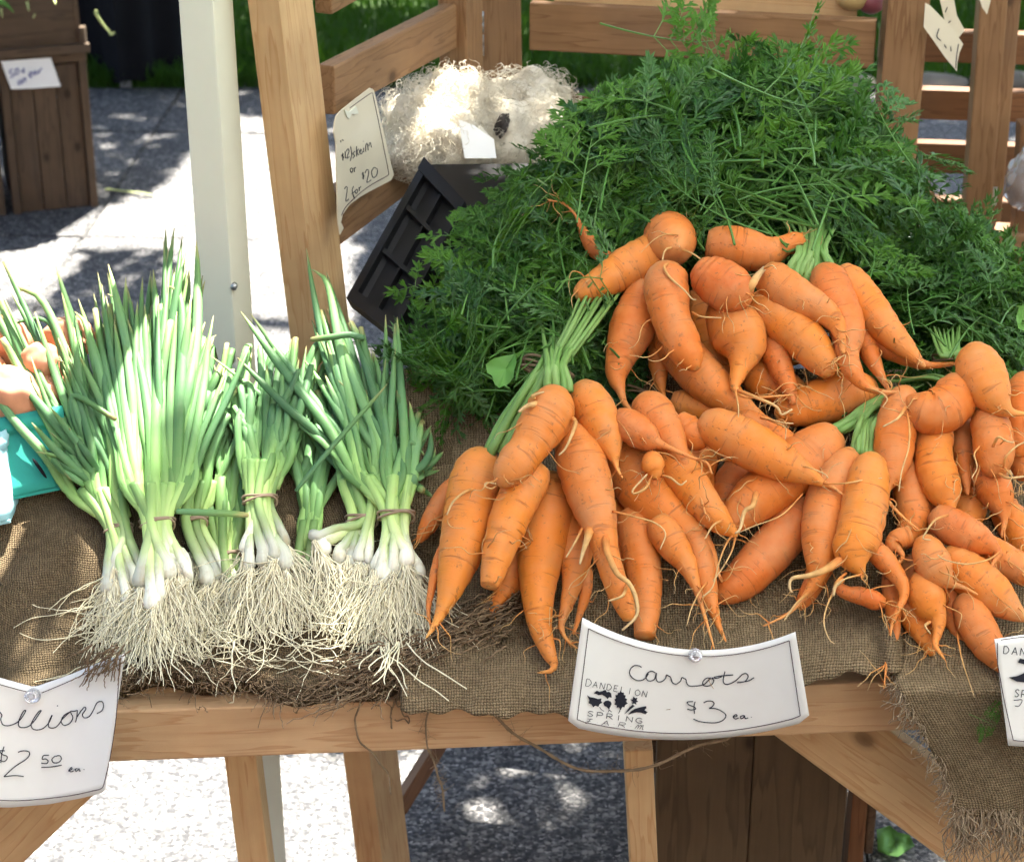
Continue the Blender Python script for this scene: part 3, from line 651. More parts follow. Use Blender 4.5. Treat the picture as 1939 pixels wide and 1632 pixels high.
def hang(name, pts, Y, r0, r1, m, label, cat, flat=.2):
    mb = MB(); C = crom([V(a, c, Y) for a, c in pts], 26); mb.add(*tube(C, np.linspace(r0, r1, 26), 6, flat, (0, -1, .3))); o = mb.build(name, m); return tag(o, label, cat)
hang('husk_strip', [(183, 20), (182, 28), (196, 48), (206, 60), (210, 66), (217, 62)], 4.6, .0035, .002, MATS['husk'], 'pale curled corn husk strip hanging off the shallow crate corner', 'husk')
hang('leaf_blade', [(-5, 2), (12, 10), (26, 24)], 4.55, .008, .001, MATS['lettuce_leaf'], 'bright green corn leaf drooping at the top left corner', 'leaf')
g1 = [G(a, c, .006) for a, c in ((200, 358), (235, 362), (270, 366), (290, 370))]; mb = MB(); mb.add(*tube(crom(g1, 14), np.linspace(.006, .003, 14), 6, .3, (0, 0, 1))); tag(mb.build('husk_strip', MATS['husk']), 'green husk strip lying on the paving beside the upright crate', 'husk')
g1 = [G(a, c, .006) for a, c in ((440, 317), (470, 318), (500, 316), (515, 312))]; mb = MB(); mb.add(*tube(crom(g1, 14), np.linspace(.003, .002, 14), 6, .3, (0, 0, 1))); tag(mb.build('husk_strip', MATS['husk']), 'thin green husk strip on the sunlit paving behind the white pole', 'husk')

# black-clothed table behind; its cloth also stands in for the shade beneath
tb = empty('covered_table', G(270, 100)); tag(tb, 'table under a hanging black cloth in the shade behind the pole', 'table')
cA = V(228, 158, 5.60); cB = V(345, 140, 5.80); cL = V(150, 150, 6.0)  # hem set low so black cloth fills the shadow under the table
def drape(u, v):
    if u < 1: p = cL + (cA - cL) * u
    else: p = cA + (cB - cA) * (u - 1) * 1.6
    f = .012 * math.sin(u * 19) * (1 - v); return np.array([p[0] - f, p[1] + f, p[2] + v * .62 * (1 if True else 0)])
sheet('cloth_and_shade', drape, np.linspace(0, 2, 60), np.linspace(0, 1, 8), MATS['cloth_black'], tb)
tpz = cA[2] + .62
sheet('cloth_and_shade', lambda u, v: (cA + (cB - cA) * 1.6 * u + np.array([-.45 * (1 - u), .25, 0])) * np.array([1, 1, 0]) + np.array([.01 * math.sin(u * 20), 0, .02 + v * (tpz - .03)]), np.linspace(-.2, 1, 30), [0, .5, 1], MATS['cloth_black'], tb)  # dark rear sheet standing in for the shade under the table
q3 = cA + (cB - cA) * 1.6; q4 = cL + (cB - cA) * 1.6
sheet('table_top', lambda u, v: (cL + (cA - cL) * u + (cB - cA) * 1.6 * v) * np.array([1, 1, 0]) + np.array([0, 0, tpz]), [0, .5, 1], [0, .5, 1], MATS['cloth_black'], tb)
for q in (cL, cA, q3, q4):
    q = (q * .8 + (cL + q3) / 2 * .2); beam('leg', (q[0], q[1], 0), (q[0], q[1], tpz - .01), .03, .03, MATS['metal'], tb)

# ------------------------------------------------------------------ writing helper: pen strokes laid on a card
def strokes(mb, lines, surf, wid):
    for ln_ in lines:
        P = np.array(ln_, float)
        if len(P) > 2: P = crom(np.c_[P, np.zeros(len(P))], len(P) * 5)[:, :2]
        Q = np.array([surf(a, c) for a, c in P]); T = np.gradient(Q, axis=0); vd = Q - CAM; vd /= np.linalg.norm(vd, axis=1)[:, None]
        s = np.cross(T, vd); s /= np.linalg.norm(s, axis=1)[:, None] + 1e-9
        n = len(Q); v = np.r_[Q - s * wid / 2, Q + s * wid / 2]
        mb.add(v, [[i, i + 1, n + i + 1, n + i] for i in range(n - 1)])
def dot(mb, c, surf, r): mb.add([surf(c[0] + r * math.cos(t_), c[1] + r * math.sin(t_)) for t_ in np.linspace(0, 6.0, 8)], [list(range(8))])
FONT = {'D': [[(0, 0), (0, 1)], [(0, 0), (.5, .05), (.85, .5), (.5, .95), (0, 1)]], 'A': [[(0, 1), (.45, 0)], [(.45, 0), (.9, 1)], [(.18, .62), (.72, .62)]], 'N': [[(0, 1), (.05, 0)], [(.05, 0), (.85, 1)], [(.85, 1), (.9, 0)]],
 'E': [[(0, 0), (0, 1)], [(0, 0), (.7, 0)], [(0, .5), (.55, .5)], [(0, 1), (.7, 1)]], 'L': [[(0, 0), (0, 1)], [(0, 1), (.7, 1)]], 'I': [[(.3, 0), (.3, 1)]], 'O': [[(.45, 0), (.05, .3), (.05, .7), (.45, 1), (.9, .7), (.9, .3), (.45, 0)]],
 'S': [[(.8, .12), (.45, 0), (.1, .25), (.45, .5), (.8, .75), (.45, 1), (.05, .85)]], 'P': [[(0, 0), (0, 1)], [(0, 0), (.6, .03), (.8, .28), (.6, .52), (0, .55)]], 'R': [[(0, 0), (0, 1)], [(0, 0), (.6, .03), (.75, .25), (.55, .48), (0, .52)], [(.3, .52), (.85, 1)]],
 'G': [[(.85, .15), (.45, 0), (.05, .3), (.05, .7), (.45, 1), (.85, .85), (.85, .55)], [(.5, .55), (.85, .55)]], 'F': [[(.75, 0), (.2, .02), (.1, .1)], [(.5, 0), (.3, .9), (.05, 1)], [(.15, .5), (.6, .45)]], 'M': [[(0, 1), (.15, .3), (.25, .1), (.35, .4), (.3, 1)], [(.35, .5), (.55, .1), (.65, .4), (.6, 1)], [(.65, .5), (.85, .1), (.9, .6), (.95, 1), (1.05, .9)]]}
def word(txt, p0, p1, h0, surf, mb, wid, conv, slant=0.0, first=1.0, wl=.72):
    n = len(txt); p0 = np.array(p0, float); p1 = np.array(p1, float); d = (p1 - p0) / n; e = d / np.linalg.norm(d); dn = np.array([-e[1], e[0]])
    for i, ch in enumerate(txt):
        if ch == '.':
            c = p0 + d * (i + .5) + dn * h0 * .6; dot(mb, conv(*c), surf, wid * 900); continue
        if ch == ' ': continue
        k = first if i == 0 else 1.0
        for ln_ in FONT[ch]:
            strokes(mb, [[conv(*(p0 + d * i + e * np.linalg.norm(d) * wl * a * k + dn * (h0 * (c - 1) * k + h0) + e * slant * h0 * (1 - c))) for a, c in ln_]], surf, wid)
def fillpoly(mb, pts, surf): mb.add([surf(a, c) for a, c in pts], [list(range(len(pts)))])
def cardgrid(name, T, Bm, surf, m, parent, nu=40, nv=14):
    T = np.array(T, float); Bm = np.array(Bm, float)
    def pl(P, u):
        d = np.r_[0, np.cumsum(np.linalg.norm(P[1:] - P[:-1], axis=1))]; d /= d[-1]; return np.array([np.interp(u, d, P[:, 0]), np.interp(u, d, P[:, 1])])
    o = sheet(name, lambda u, v: surf(*(pl(T, u) * (1 - v) + pl(Bm, u) * v)), np.linspace(0, 1, nu), np.linspace(0, 1, nv), m, parent, .0005); return o

def pushpin(c, nrm, label, k=1.0):
    e = empty('push_pin', c); tag(e, label, 'push pin', 'clear push pins')
    n = np.asarray(nrm, float); n /= np.linalg.norm(n)
    prof = [(0, .0052), (.0012, .0056), (.0022, .0048), (.003, .0022), (.0075, .0020), (.0085, .0030), (.0095, .0046), (.0108, .0048), (.0116, .0040)]
    mb = MB(); mb.add(*tube([np.asarray(c) + n * a * k for a, r in prof], [r * k * .95 for a, r in prof], 18)); mb.build('pin_head', MATS['clear_plastic'], e)
    mb = MB(); mb.add(*tube([np.asarray(c) + n * .001, np.asarray(c) - n * .008], .0006, 6)); mb.build('pin_point', MATS['metal'], e)

def logo(mb, conv, surf):
    P = lambda pts: fillpoly(mb, [conv(a, c) for a, c in pts], surf)
    P([(238, 604), (262, 618), (292, 622), (318, 632), (345, 628), (342, 648), (352, 660), (332, 668), (322, 690), (300, 680), (284, 692), (272, 672), (250, 662), (256, 640)])
    P([(288, 592), (310, 570), (330, 580), (352, 573), (374, 564), (384, 582), (400, 578), (416, 590), (420, 622), (398, 618), (392, 632), (370, 612), (350, 600), (322, 604), (308, 594)])
    P([(358, 662), (372, 646), (394, 642), (414, 652), (420, 668), (410, 688), (400, 708), (384, 690), (366, 682)])
    P([(485, 568), (494, 586), (508, 584), (510, 602), (524, 606), (518, 624), (534, 634), (524, 650), (538, 664), (518, 676), (514, 692), (498, 690), (486, 712), (472, 692), (456, 698), (458, 678), (440, 672), (450, 652), (440, 636), (454, 626), (446, 604), (464, 602), (466, 584), (478, 588)])
    P([(556, 634), (574, 636), (580, 612), (592, 626), (610, 622), (602, 640), (616, 652), (598, 656), (602, 674), (584, 664), (570, 670), (574, 652)])
    P([(574, 672), (588, 684), (566, 702), (540, 724), (512, 744), (540, 706)])
    P([(540, 748), (560, 724), (590, 704), (630, 692), (672, 684), (676, 698), (660, 714), (684, 728), (668, 744), (636, 732), (600, 730), (566, 738)])
    strokes(mb, [[conv(*q) for q in l_] for l_ in ([(330, 690), (345, 710), (365, 722)], [(398, 700), (400, 718), (392, 730)], [(400, 710), (420, 728)], [(484, 700), (478, 722), (468, 738)], [(484, 640), (486, 690)])], surf, .0005)

# "carrots" card, pinned in the middle to the front beam and bowed
YC = Yf(V(1315, 1290, 1.6)[0]) - .048
def surfC(x, y, eps=0.0):
    u = (x - 1315) / 220.0; return V(x, y, YC - .026 * u * u - .0003 * (1395 - y) * .1 - eps)
cs = empty('price_sign', surfC(1318, 1235)); tag(cs, 'bowed white laminated sign reading Carrots $3 ea. pinned to the beam', 'sign', 'laminated price signs')
top = [(1103 + (1506 - 1103) * k, 0) for k in np.linspace(0, 1, 25)]
top = [(a, 1169 + (1196 - 1169) * ((a - 1103) / 403) + 190 * ((a - 1103) / 403) * (1 - (a - 1103) / 403)) for a, _ in top]
bot = [(1076 + 456 * k, 1374 - 10 * k + 124 * k * (1 - k)) for k in np.linspace(0, 1, 25)]
bot = [(a, c - (10 if i in (0, 24) else 0)) for i, (a, c) in enumerate(bot)]
cardgrid('card', top, bot, surfC, MATS['paper'], cs)
cv = lambda a, c: (1050 + a / 3.878, 1160 + c / 3.878)
sC = lambda x, y: surfC(x, y, .0016)
mb = MB()
strokes(mb, [[cv(*q) for q in l_] for l_ in (
 [(640, 400), (618, 388), (585, 388), (558, 412), (552, 445), (570, 475), (605, 495), (640, 495), (668, 478), (690, 445)],
 [(742, 440), (715, 428), (688, 438), (672, 465), (680, 492), (705, 500), (735, 485), (748, 440), (746, 480), (758, 505), (790, 503), (815, 480), (822, 455), (835, 462), (850, 470), (858, 490), (868, 514), (895, 522), (925, 500), (935, 475), (950, 480), (965, 490), (970, 515), (990, 535), (1030, 537), (1075, 532), (1105, 520), (1130, 495), (1150, 478)],
 [(1150, 478), (1115, 480), (1090, 505), (1092, 530), (1120, 538), (1155, 525), (1170, 495), (1155, 478), (1190, 480), (1228, 468)],
 [(1252, 430), (1242, 470), (1240, 508), (1262, 525), (1300, 515), (1340, 490), (1375, 455), (1405, 445), (1422, 465), (1402, 500), (1370, 510), (1340, 512)], [(1340, 512), (1420, 500), (1465, 475)], [(1170, 472), (1225, 462), (1312, 455)],
 [(1032, 652), (1024, 690), (1028, 740)], [(1018, 650), (975, 655), (988, 675), (1025, 690), (1036, 705), (1002, 712), (975, 705)],
 [(1095, 660), (1120, 648), (1155, 648), (1172, 665), (1155, 690), (1135, 700), (1180, 702), (1225, 720), (1258, 750), (1240, 785), (1190, 805), (1120, 805), (1060, 795), (1020, 778)],
 [(1310, 765), (1340, 757), (1332, 746), (1312, 762), (1328, 778), (1352, 770)], [(1388, 752), (1364, 762), (1372, 776), (1390, 765), (1393, 752), (1402, 775), (1422, 770)])], sC, .0009)
dot(mb, cv(1445, 765), sC, .9)
mb.build('handwriting', MATS['ink'], cs, False)
mb = MB(); word('DANDELION', (236, 492), (700, 580), 44, sC, mb, .0005, cv, 0, 1.2); word('SPRING', (244, 718), (672, 778), 38, sC, mb, .00055, cv); word('F.A.R.M', (225, 775), (655, 822), 34, sC, mb, .00045, cv, .3, 1.0, .95); logo(mb, cv, sC)
mb.build('logo_print', MATS['ink'], cs, False)
def inset(T, Bm, d): 
    T = np.array(T); Bm = np.array(Bm); n = len(T); L1 = T * (1 - d) + Bm * d; L2 = T * d + Bm * (1 - d)
    k0 = .033; i0 = k0 * (n - 1)
    f = lambda P, u: np.array([np.interp(u * (n - 1), range(n), P[:, 0]), np.interp(u * (n - 1), range(n), P[:, 1])])
    us = np.linspace(k0, 1 - k0, 30); return [[f(L1, u) for u in us], [f(L2, u) for u in us], [f(L1, us[0]) * (1 - s) + f(L2, us[0]) * s for s in np.linspace(0, 1, 8)], [f(L1, us[-1]) * (1 - s) + f(L2, us[-1]) * s for s in np.linspace(0, 1, 8)]]
mb = MB(); strokes(mb, inset(top, bot, .07), sC, .0007); mb.build('border_line', MATS['ink_brown'], cs, False)
pushpin(surfC(1316, 1240, .001), (.0, -1, .55), 'clear push pin holding the carrots sign', 1.15)

# "scallions" card at lower left
YS = Yf(V(60, 1340, 1.5)[0]) - .02
def surfS(x, y, eps=0.0):
    u = (x - 64) / 170.0; return V(x, y, YS - .022 * min(u * u, 2.2) - .00012 * max(0, y - 1300) - eps)
ss = empty('price_sign', surfS(64, 1320)); tag(ss, 'folded white laminated sign reading scallions $2.50 ea. at lower left', 'sign', 'laminated price signs')
c2 = lambda a, c: (a / 5.44, 1240 + c / 5.44)
cardgrid('card', [c2(*q) for q in ((-700, 20), (-200, 180), (150, 275), (350, 330), (700, 210), (1000, 85), (1285, -15))], [c2(*q) for q in ((-700, 1480), (-300, 1560), (100, 1568), (500, 1535), (850, 1470), (1050, 1418), (1085, 1385))], surfS, MATS['paper'], ss)
sS = lambda x, y: surfS(x, y, .0022); mb = MB()
strokes(mb, [[c2(*q) for q in l_] for l_ in (
 [(-40, 560), (0, 590), (20, 620), (8, 660), (30, 715), (90, 725), (180, 690), (240, 620), (265, 568), (240, 580), (200, 660), (190, 720), (220, 745), (290, 735), (350, 680), (405, 600), (425, 570), (400, 580), (350, 650), (320, 720), (350, 765), (430, 760), (500, 700), (538, 615), (505, 680), (500, 735), (540, 750), (590, 730), (650, 650), (720, 585)],
 [(720, 585), (660, 620), (630, 680), (660, 722), (720, 700), (750, 640), (725, 582), (760, 578), (800, 568)], [(797, 568), (790, 640), (778, 692)], [(785, 650), (830, 580), (870, 535), (884, 555), (850, 610), (870, 645), (920, 630), (960, 570), (1000, 490), (1050, 478), (1066, 520), (1050, 570), (998, 602)],
 [(42, 940), (20, 1010), (8, 1110)], [(50, 985), (0, 985), (20, 1020), (70, 1040), (70, 1070), (40, 1095), (-10, 1080)], [(185, 1000), (230, 985), (290, 990), (305, 1020), (270, 1070), (150, 1150), (40, 1250)], [(40, 1250), (150, 1240), (245, 1248)],
 [(505, 1030), (450, 1033), (435, 1070), (470, 1068), (495, 1088), (480, 1115), (425, 1110)], [(565, 1040), (535, 1070), (550, 1105), (600, 1105), (632, 1070), (615, 1035), (560, 1042)], [(425, 1155), (530, 1150), (635, 1132)],
 [(705, 1195), (740, 1170), (735, 1155), (710, 1185), (730, 1200), (760, 1190)], [(800, 1165), (775, 1175), (785, 1195), (815, 1168), (815, 1190), (832, 1190)])], sS, .0009)
dot(mb, c2(865, 1176), sS, 1.0); dot(mb, c2(592, 522), sS, 1.3); mb.build('handwriting', MATS['ink'], ss, False)
mb = MB(); strokes(mb, [[c2(*q) for q in l_] for l_ in ([(-200, 1470), (0, 1492), (260, 1495), (700, 1450), (1025, 1382)], [(1025, 1382), (1060, 1355), (1085, 1270)], [(1085, 1270), (1140, 1020), (1200, 600), (1232, 42)], [(1230, 38), (1050, 110), (700, 275), (430, 388)], [(310, 385), (150, 345), (-100, 275)])], sS, .0007); mb.build('border_line', MATS['ink_brown'], ss, False)
pushpin(surfS(64, 1316, .001), (.0, -1, .5), 'clear push pin holding the scallions sign', 1.2)

# third price card cut by the right edge
YT = Yf(V(1930, 1300, 1.6)[0]) - .075
def surfT(x, y, eps=0.0): return V(x, y, YT - .02 * ((x - 2080) / 200.0) ** 2 - eps)
st_ = empty('price_sign', surfT(1960, 1250)); tag(st_, 'white laminated sign cut off by the right picture edge', 'sign', 'laminated price signs')
cardgrid('card', [(1883, 1210), (1960, 1198), (2040, 1212), (2140, 1230), (2260, 1200)], [(1909, 1411), (1990, 1416), (2080, 1424), (2180, 1412), (2280, 1400)], surfT, MATS['paper'], st_)
c3_ = lambda a, c: (1290 + a / 2.58, 1000 + c / 2.58); sT = lambda x, y: surfT(x, y, .002); mb = MB()
word('DAN', c3_(1578, 575), c3_(1700, 590), 14, sT, mb, .0007, lambda a, c: (a, c)); word('SP', c3_(1632, 785), c3_(1700, 795), 14, sT, mb, .0007, lambda a, c: (a, c)); strokes(mb, [[c3_(*q) for q in [(1625, 840), (1665, 838), (1650, 868), (1630, 866)]]], sT, .0006)
fillpoly(mb, [c3_(*q) for q in ((1655, 635), (1672, 640), (1700, 628), (1720, 660), (1676, 664), (1645, 655))], sT); fillpoly(mb, [c3_(*q) for q in ((1600, 728), (1640, 722), (1690, 700), (1720, 750), (1676, 752), (1640, 748))], sT)
mb.build('logo_print', MATS['ink'], st_, False)
mb = MB(); strokes(mb, [[c3_(*q) for q in l_] for l_ in ([(1560, 545), (1660, 532), (1760, 528)], [(1545, 660), (1580, 850), (1622, 1034)], [(1545, 560), (1545, 660)], [(1622, 1034), (1700, 1044), (1800, 1050)])], sT, .0007); mb.build('border_line', MATS['ink_brown'], st_, False)

# price card hung on the rack
offR = .022
def surfR(x, y, eps=0.0):
    p = W(x, y, A + nAB * offR, B + nAB * offR); d = p - CAM; return p - d / np.linalg.norm(d) * eps
c4 = lambda a, c: (620 + a / 5.44, 160 + c / 5.44)
rs = empty('price_card', surfR(*c4(300, 200))); tag(rs, 'curled cream laminated card reading 2 for $20 on the rack rail', 'sign')
polyplate('card', [surfR(*c4(*q)) for q in ((92, 330), (130, 280), (180, 240), (300, 145), (440, 38), (480, 60), (492, 110), (600, 580), (684, 930), (660, 985), (560, 1040), (440, 1100), (330, 1165), (230, 1240), (160, 1340), (140, 1420), (168, 1480), (130, 1550), (108, 1400), (98, 1000), (90, 600), (68, 500), (74, 410))], .0012, MATS['paper_cream'], rs)
sR = lambda x, y: surfR(x, y, .0022); mb = MB()
strokes(mb, [[c4(*q) for q in l_] for l_ in ([(165, 720), (150, 735), (168, 750), (155, 775)], [(158, 705), (160, 785)], [(182, 690), (186, 765)], [(195, 690), (212, 665), (222, 690), (200, 760), (228, 745)], [(238, 640), (250, 720), (235, 790)], [(285, 690), (262, 715), (280, 735), (262, 762)], [(300, 640), (302, 745)], [(322, 665), (305, 700), (325, 730)], [(335, 700), (350, 680), (340, 670), (332, 700), (350, 718), (365, 690)], [(372, 655), (374, 700)], [(395, 695), (396, 625), (410, 610), (420, 680)], [(425, 640), (440, 600), (455, 650)],
 [(245, 860), (235, 885), (250, 910), (262, 880), (250, 862)], [(275, 860), (278, 905)], [(278, 870), (292, 855)],
 [(372, 915), (358, 925), (376, 945), (362, 970)], [(366, 905), (370, 980)], [(388, 915), (405, 880), (425, 890), (420, 940), (408, 1010), (452, 985)], [(480, 855), (455, 900), (470, 960), (505, 940), (515, 880), (482, 855)],
 [(175, 1080), (192, 1055), (205, 1075), (190, 1200), (222, 1180)], [(270, 1050), (255, 1100), (282, 1180), (262, 1140)], [(250, 1130), (285, 1100)], [(300, 1080), (285, 1105), (300, 1125), (312, 1095), (300, 1080)], [(325, 1060), (330, 1100)], [(328, 1075), (345, 1050)], [(135, 580), (140, 600)], [(150, 570), (168, 580)])], sR, .0009)
dot(mb, c4(370, 588), sR, .8); mb.build('handwriting', MATS['ink'], rs, False)
mb = MB(); strokes(mb, [[c4(*q) for q in l_] for l_ in ([(145, 1350), (205, 1245), (400, 1070), (630, 935)], [(630, 935), (625, 880), (540, 450), (470, 115)], [(470, 110), (445, 95), (230, 245)])], sR, .0008); mb.build('border_line', MATS['ink_brown'], rs, False)
tgp = [surfR(*c4(*q), .004) for q in ((178, 260), (225, 285), (295, 225), (322, 300), (290, 310), (250, 305), (228, 355), (205, 340))]; polyplate('clip', tgp, .003, MATS['white_paint'], rs)

# fifty cent card on the upright crate
def surfE(x, y, eps=0.0):
    p = W(x, y, fl[:2] - nb * .012, fr[:2] - nb * .012); d = p - CAM; return p - d / np.linalg.norm(d) * eps
c5 = lambda a, c: (a / 5.103, c / 5.103)
es = empty('price_card', surfE(*c5(300, 700))); tag(es, 'small white paper reading 50 cents an ear on the crate', 'sign')
polyplate('card', [surfE(*c5(*q)) for q in ((8, 595), (490, 560), (540, 700), (588, 838), (340, 856), (108, 866), (60, 740))], .001, MATS['paper'], es)
mb = MB(); sE = lambda x, y: surfE(x, y, .004)
strokes(mb, [[c5(*q) for q in l_] for l_ in ([(125, 670), (95, 690), (100, 715), (128, 715), (130, 740), (95, 752)], [(160, 665), (145, 700), (160, 725), (180, 700), (175, 668), (160, 665)], [(235, 675), (215, 685), (215, 700), (238, 698)], [(228, 660), (228, 708)],
 [(205, 775), (178, 790), (180, 820), (205, 805), (208, 778), (215, 812)], [(225, 760), (228, 800)], [(228, 772), (245, 755), (250, 795)], [(282, 735), (310, 715), (300, 695), (282, 720), (290, 750), (318, 740)], [(350, 685), (328, 700), (332, 725), (352, 705), (352, 690), (360, 725)], [(375, 680), (380, 715)], [(378, 690), (405, 660)])], sE, .0022)
mb.build('handwriting', MATS['ink_blue'], es, False)

# cards hanging at the upper right
def hcard(outline, Yh, label, marks=()):
    e = empty('hanging_card', V(*outline[0], Yh)); tag(e, label, 'sign', 'cream cards hanging on the right')
    polyplate('card', [V(a, c, Yh + dy) for (a, c), dy in zip(outline, np.linspace(0, .0, len(outline)))], .0012, MATS['paper_cream'], e)
    if marks:
        mb = MB(); strokes(mb, marks, lambda x, y: V(x, y, Yh - .003), .0012); mb.build('handwriting', MATS['ink'], e, False)
hcard([(1752, 6), (1762, 12), (1800, 50), (1824, 84), (1817, 100), (1813, 118), (1812, 136), (1790, 110), (1765, 74), (1749, 52)], 2.46, 'larger cream card hanging point down beside the rack post', [[(1778, 55), (1774, 70), (1782, 78)], [(1788, 85), (1792, 92)], [(1800, 88), (1801, 98)], [(1815, 84), (1811, 110), (1810, 130)]])
hcard([(1775, -20), (1803, -20), (1812, 30), (1827, 58), (1815, 72), (1800, 60), (1790, 45)], 2.52, 'narrower cream card hanging behind the larger one', [[(1794, 14), (1790, 24)], [(1800, 40), (1796, 44)]])
hcard([(1850, -15), (1880, -15), (1874, 10), (1869, 28), (1860, 15)], 2.60, 'small cream card tip at the top right', ())

# ------------------------------------------------------------------ produce on the rack's top shelf
tray = empty('produce_tray', V(1330, 0, 2.62)); tag(tray, 'wooden tray of onions resting on the rear rack rail', 'tray')
zt0 = W(1330, 16, PL, PR)[2]
beam('front_board', (PL[0] + .06, 2.63, zt0 + .02), (PR[0] - .045, 2.56, zt0 + .02), .012, .07, MATS['pine'], tray)
beam('floor_board', (PL[0] + .06, 2.72, zt0 + .012), (PR[0] - .045, 2.66, zt0 + .012), .16, .01, MATS['cedar'], tray)
for k, (a, c, r, mm, lb) in enumerate(((1615, -4, .022, 'onion_skin', 'yellow onion left of the red onion on the rear rack'), (1650, 8, .018, 'onion_red', 'red onion against the right rack post'))):
    tag(blob('onion', V(a, c - 6, 2.56), r, MATS[mm], None, k * 2.1, .05, 3, (1, 1, .9)), lb, 'onion', 'onions on the rear rack')

# ------------------------------------------------------------------ wool fleece
fz = empty('wool_fleece', V(880, 300, 2.36)); tag(fz, 'curly cream sheep fleece heaped on the rack shelf', 'fleece')
wc = [(785, 225, .042, 2.36), (825, 200, .04, 2.40), (870, 195, .042, 2.38), (905, 240, .05, 2.40), (965, 210, .05, 2.44), (1015, 205, .05, 2.46), (840, 265, .05, 2.33), (940, 265, .05, 2.38), (1010, 255, .05, 2.40), (780, 285, .03, 2.30)]
bm = bmesh.new()
for k, (a, c, r, Yw) in enumerate(wc):
    g = bmesh.ops.create_icosphere(bm, subdivisions=3, radius=1)
    cc = V(a, c, Yw)
    for v_ in g['verts']:
        d = v_.co.copy(); v_.co = Vector(cc) + d * r * (.85 + .32 * fbm(d.x * 3 + k, d.y * 3 + d.z * 2.2, k) + .1 * fbm(d.x * 8, d.z * 9 + d.y * 7, k))
me = bpy.data.meshes.new('wool_mass'); bm.to_mesh(me); bm.free(); me.materials.append(MATS['wool'])
for p_ in me.polygons: p_.use_smooth = True
o = place('wool_mass', me, Matrix.Identity(4), fz); rm = o.modifiers.new('fuse', 'REMESH'); rm.mode = 'VOXEL'; rm.voxel_size = .007; rm.use_smooth_shade = True
mb = MB()
for k in range(5200):
    a, c, r, Yw = wc[rng.integers(len(wc))]; d = rng.normal(0, 1, 3); d[1] = -abs(d[1]) if rng.random() < .7 else d[1]; d /= np.linalg.norm(d)
    p0 = V(a, c, Yw) + d * r * rng.uniform(.75, 1.0); tdir = np.cross(d, rng.normal(0, 1, 3)); tdir /= np.linalg.norm(tdir) + 1e-9; sd_ = np.cross(d, tdir)
    n = 9; s = np.linspace(0, 1, n); Lk = rng.uniform(.012, .034); cr = rng.uniform(.001, .003); fq = rng.uniform(8, 16)
    C = p0 + np.outer(s * Lk, tdir) + np.outer(np.sin(s * math.pi) * rng.uniform(.002, .010), d) + np.outer(cr * np.sin(s * fq), sd_) + np.outer(cr * .6 * np.cos(s * fq), d)
    mb.add(*tube(C, np.linspace(.0004, .0002, n), 3, cap=False))
mb.build('wool_locks', MATS['wool'], fz, True, 'stuff')
blob('dark_tuft', V(952, 236, 2.345), .010, MATS['wool_dark'], fz, 1.1, .45, 4, (.7, .7, 1.3), .5)
tag(polyplate('paper_slip', [V(a, c, 2.30 - .0003 * (c - 220)) for a, c in ((868, 226), (898, 238), (935, 264), (940, 300), (880, 300))], .001, MATS['paper']), 'white paper slip tucked against the fleece above the black crate', 'paper')

# ------------------------------------------------------------------ black plastic crate leaning behind the carrots
bc = empty('plastic_crate', V(705, 600, 1.95)); tag(bc, 'black ribbed plastic crate leaning behind the carrot greens', 'crate')
a0, a1, a2, a3 = V(664, 566, 2.04), V(748, 632, 1.96), V(880, 392, 2.12), V(806, 312, 2.22)
e3 = np.array([.46, .02, 0])
def bil(u, v): return (a0 * (1 - v) + a1 * v) * (1 - u) + (a3 * (1 - v) + a2 * v) * u
nW = np.cross(a3 - a0, a1 - a0); nW /= np.linalg.norm(nW); nW = nW if nW @ (CAM - a0) > 0 else -nW
def plate(name, u0, u1, v0, v1, off, th):
    P = [bil(u0, v0), bil(u1, v0), bil(u1, v1), bil(u0, v1)]; return polyplate(name, [p + nW * off for p in P], th, MATS['black_plastic'], bc)
plate('side_panel', .0, 1, 0, 1, -.006, .003)
plate('rim', .93, 1.02, -.03, 1.02, .006, .018); plate('rim', -.02, .06, -.03, 1.02, .004, .014); plate('rim', .06, .93, -.03, .10, .004, .014); plate('rim', .06, .93, .90, 1.02, .004, .014)
for uu in (.36, .68): plate('rib', uu, uu + .03, .10, .90, .002, .008)
for vv_ in (.5,): plate('rib', .06, .93, vv_, vv_ + .03, .001, .007)
polyplate('top_end', [bil(1.0, 0) , bil(1.0, 0) + e3, bil(1.0, 1) + e3, bil(1.0, 1)], .004, MATS['black_plastic'], bc)
polyplate('floor_panel', [bil(0, 0), bil(1, 0), bil(1, 0) + e3, bil(0, 0) + e3], .004, MATS['black_plastic'], bc)
polyplate('low_end', [bil(0, 0), bil(0, 1), bil(0, 1) + e3, bil(0, 0) + e3], .004, MATS['black_plastic'], bc)

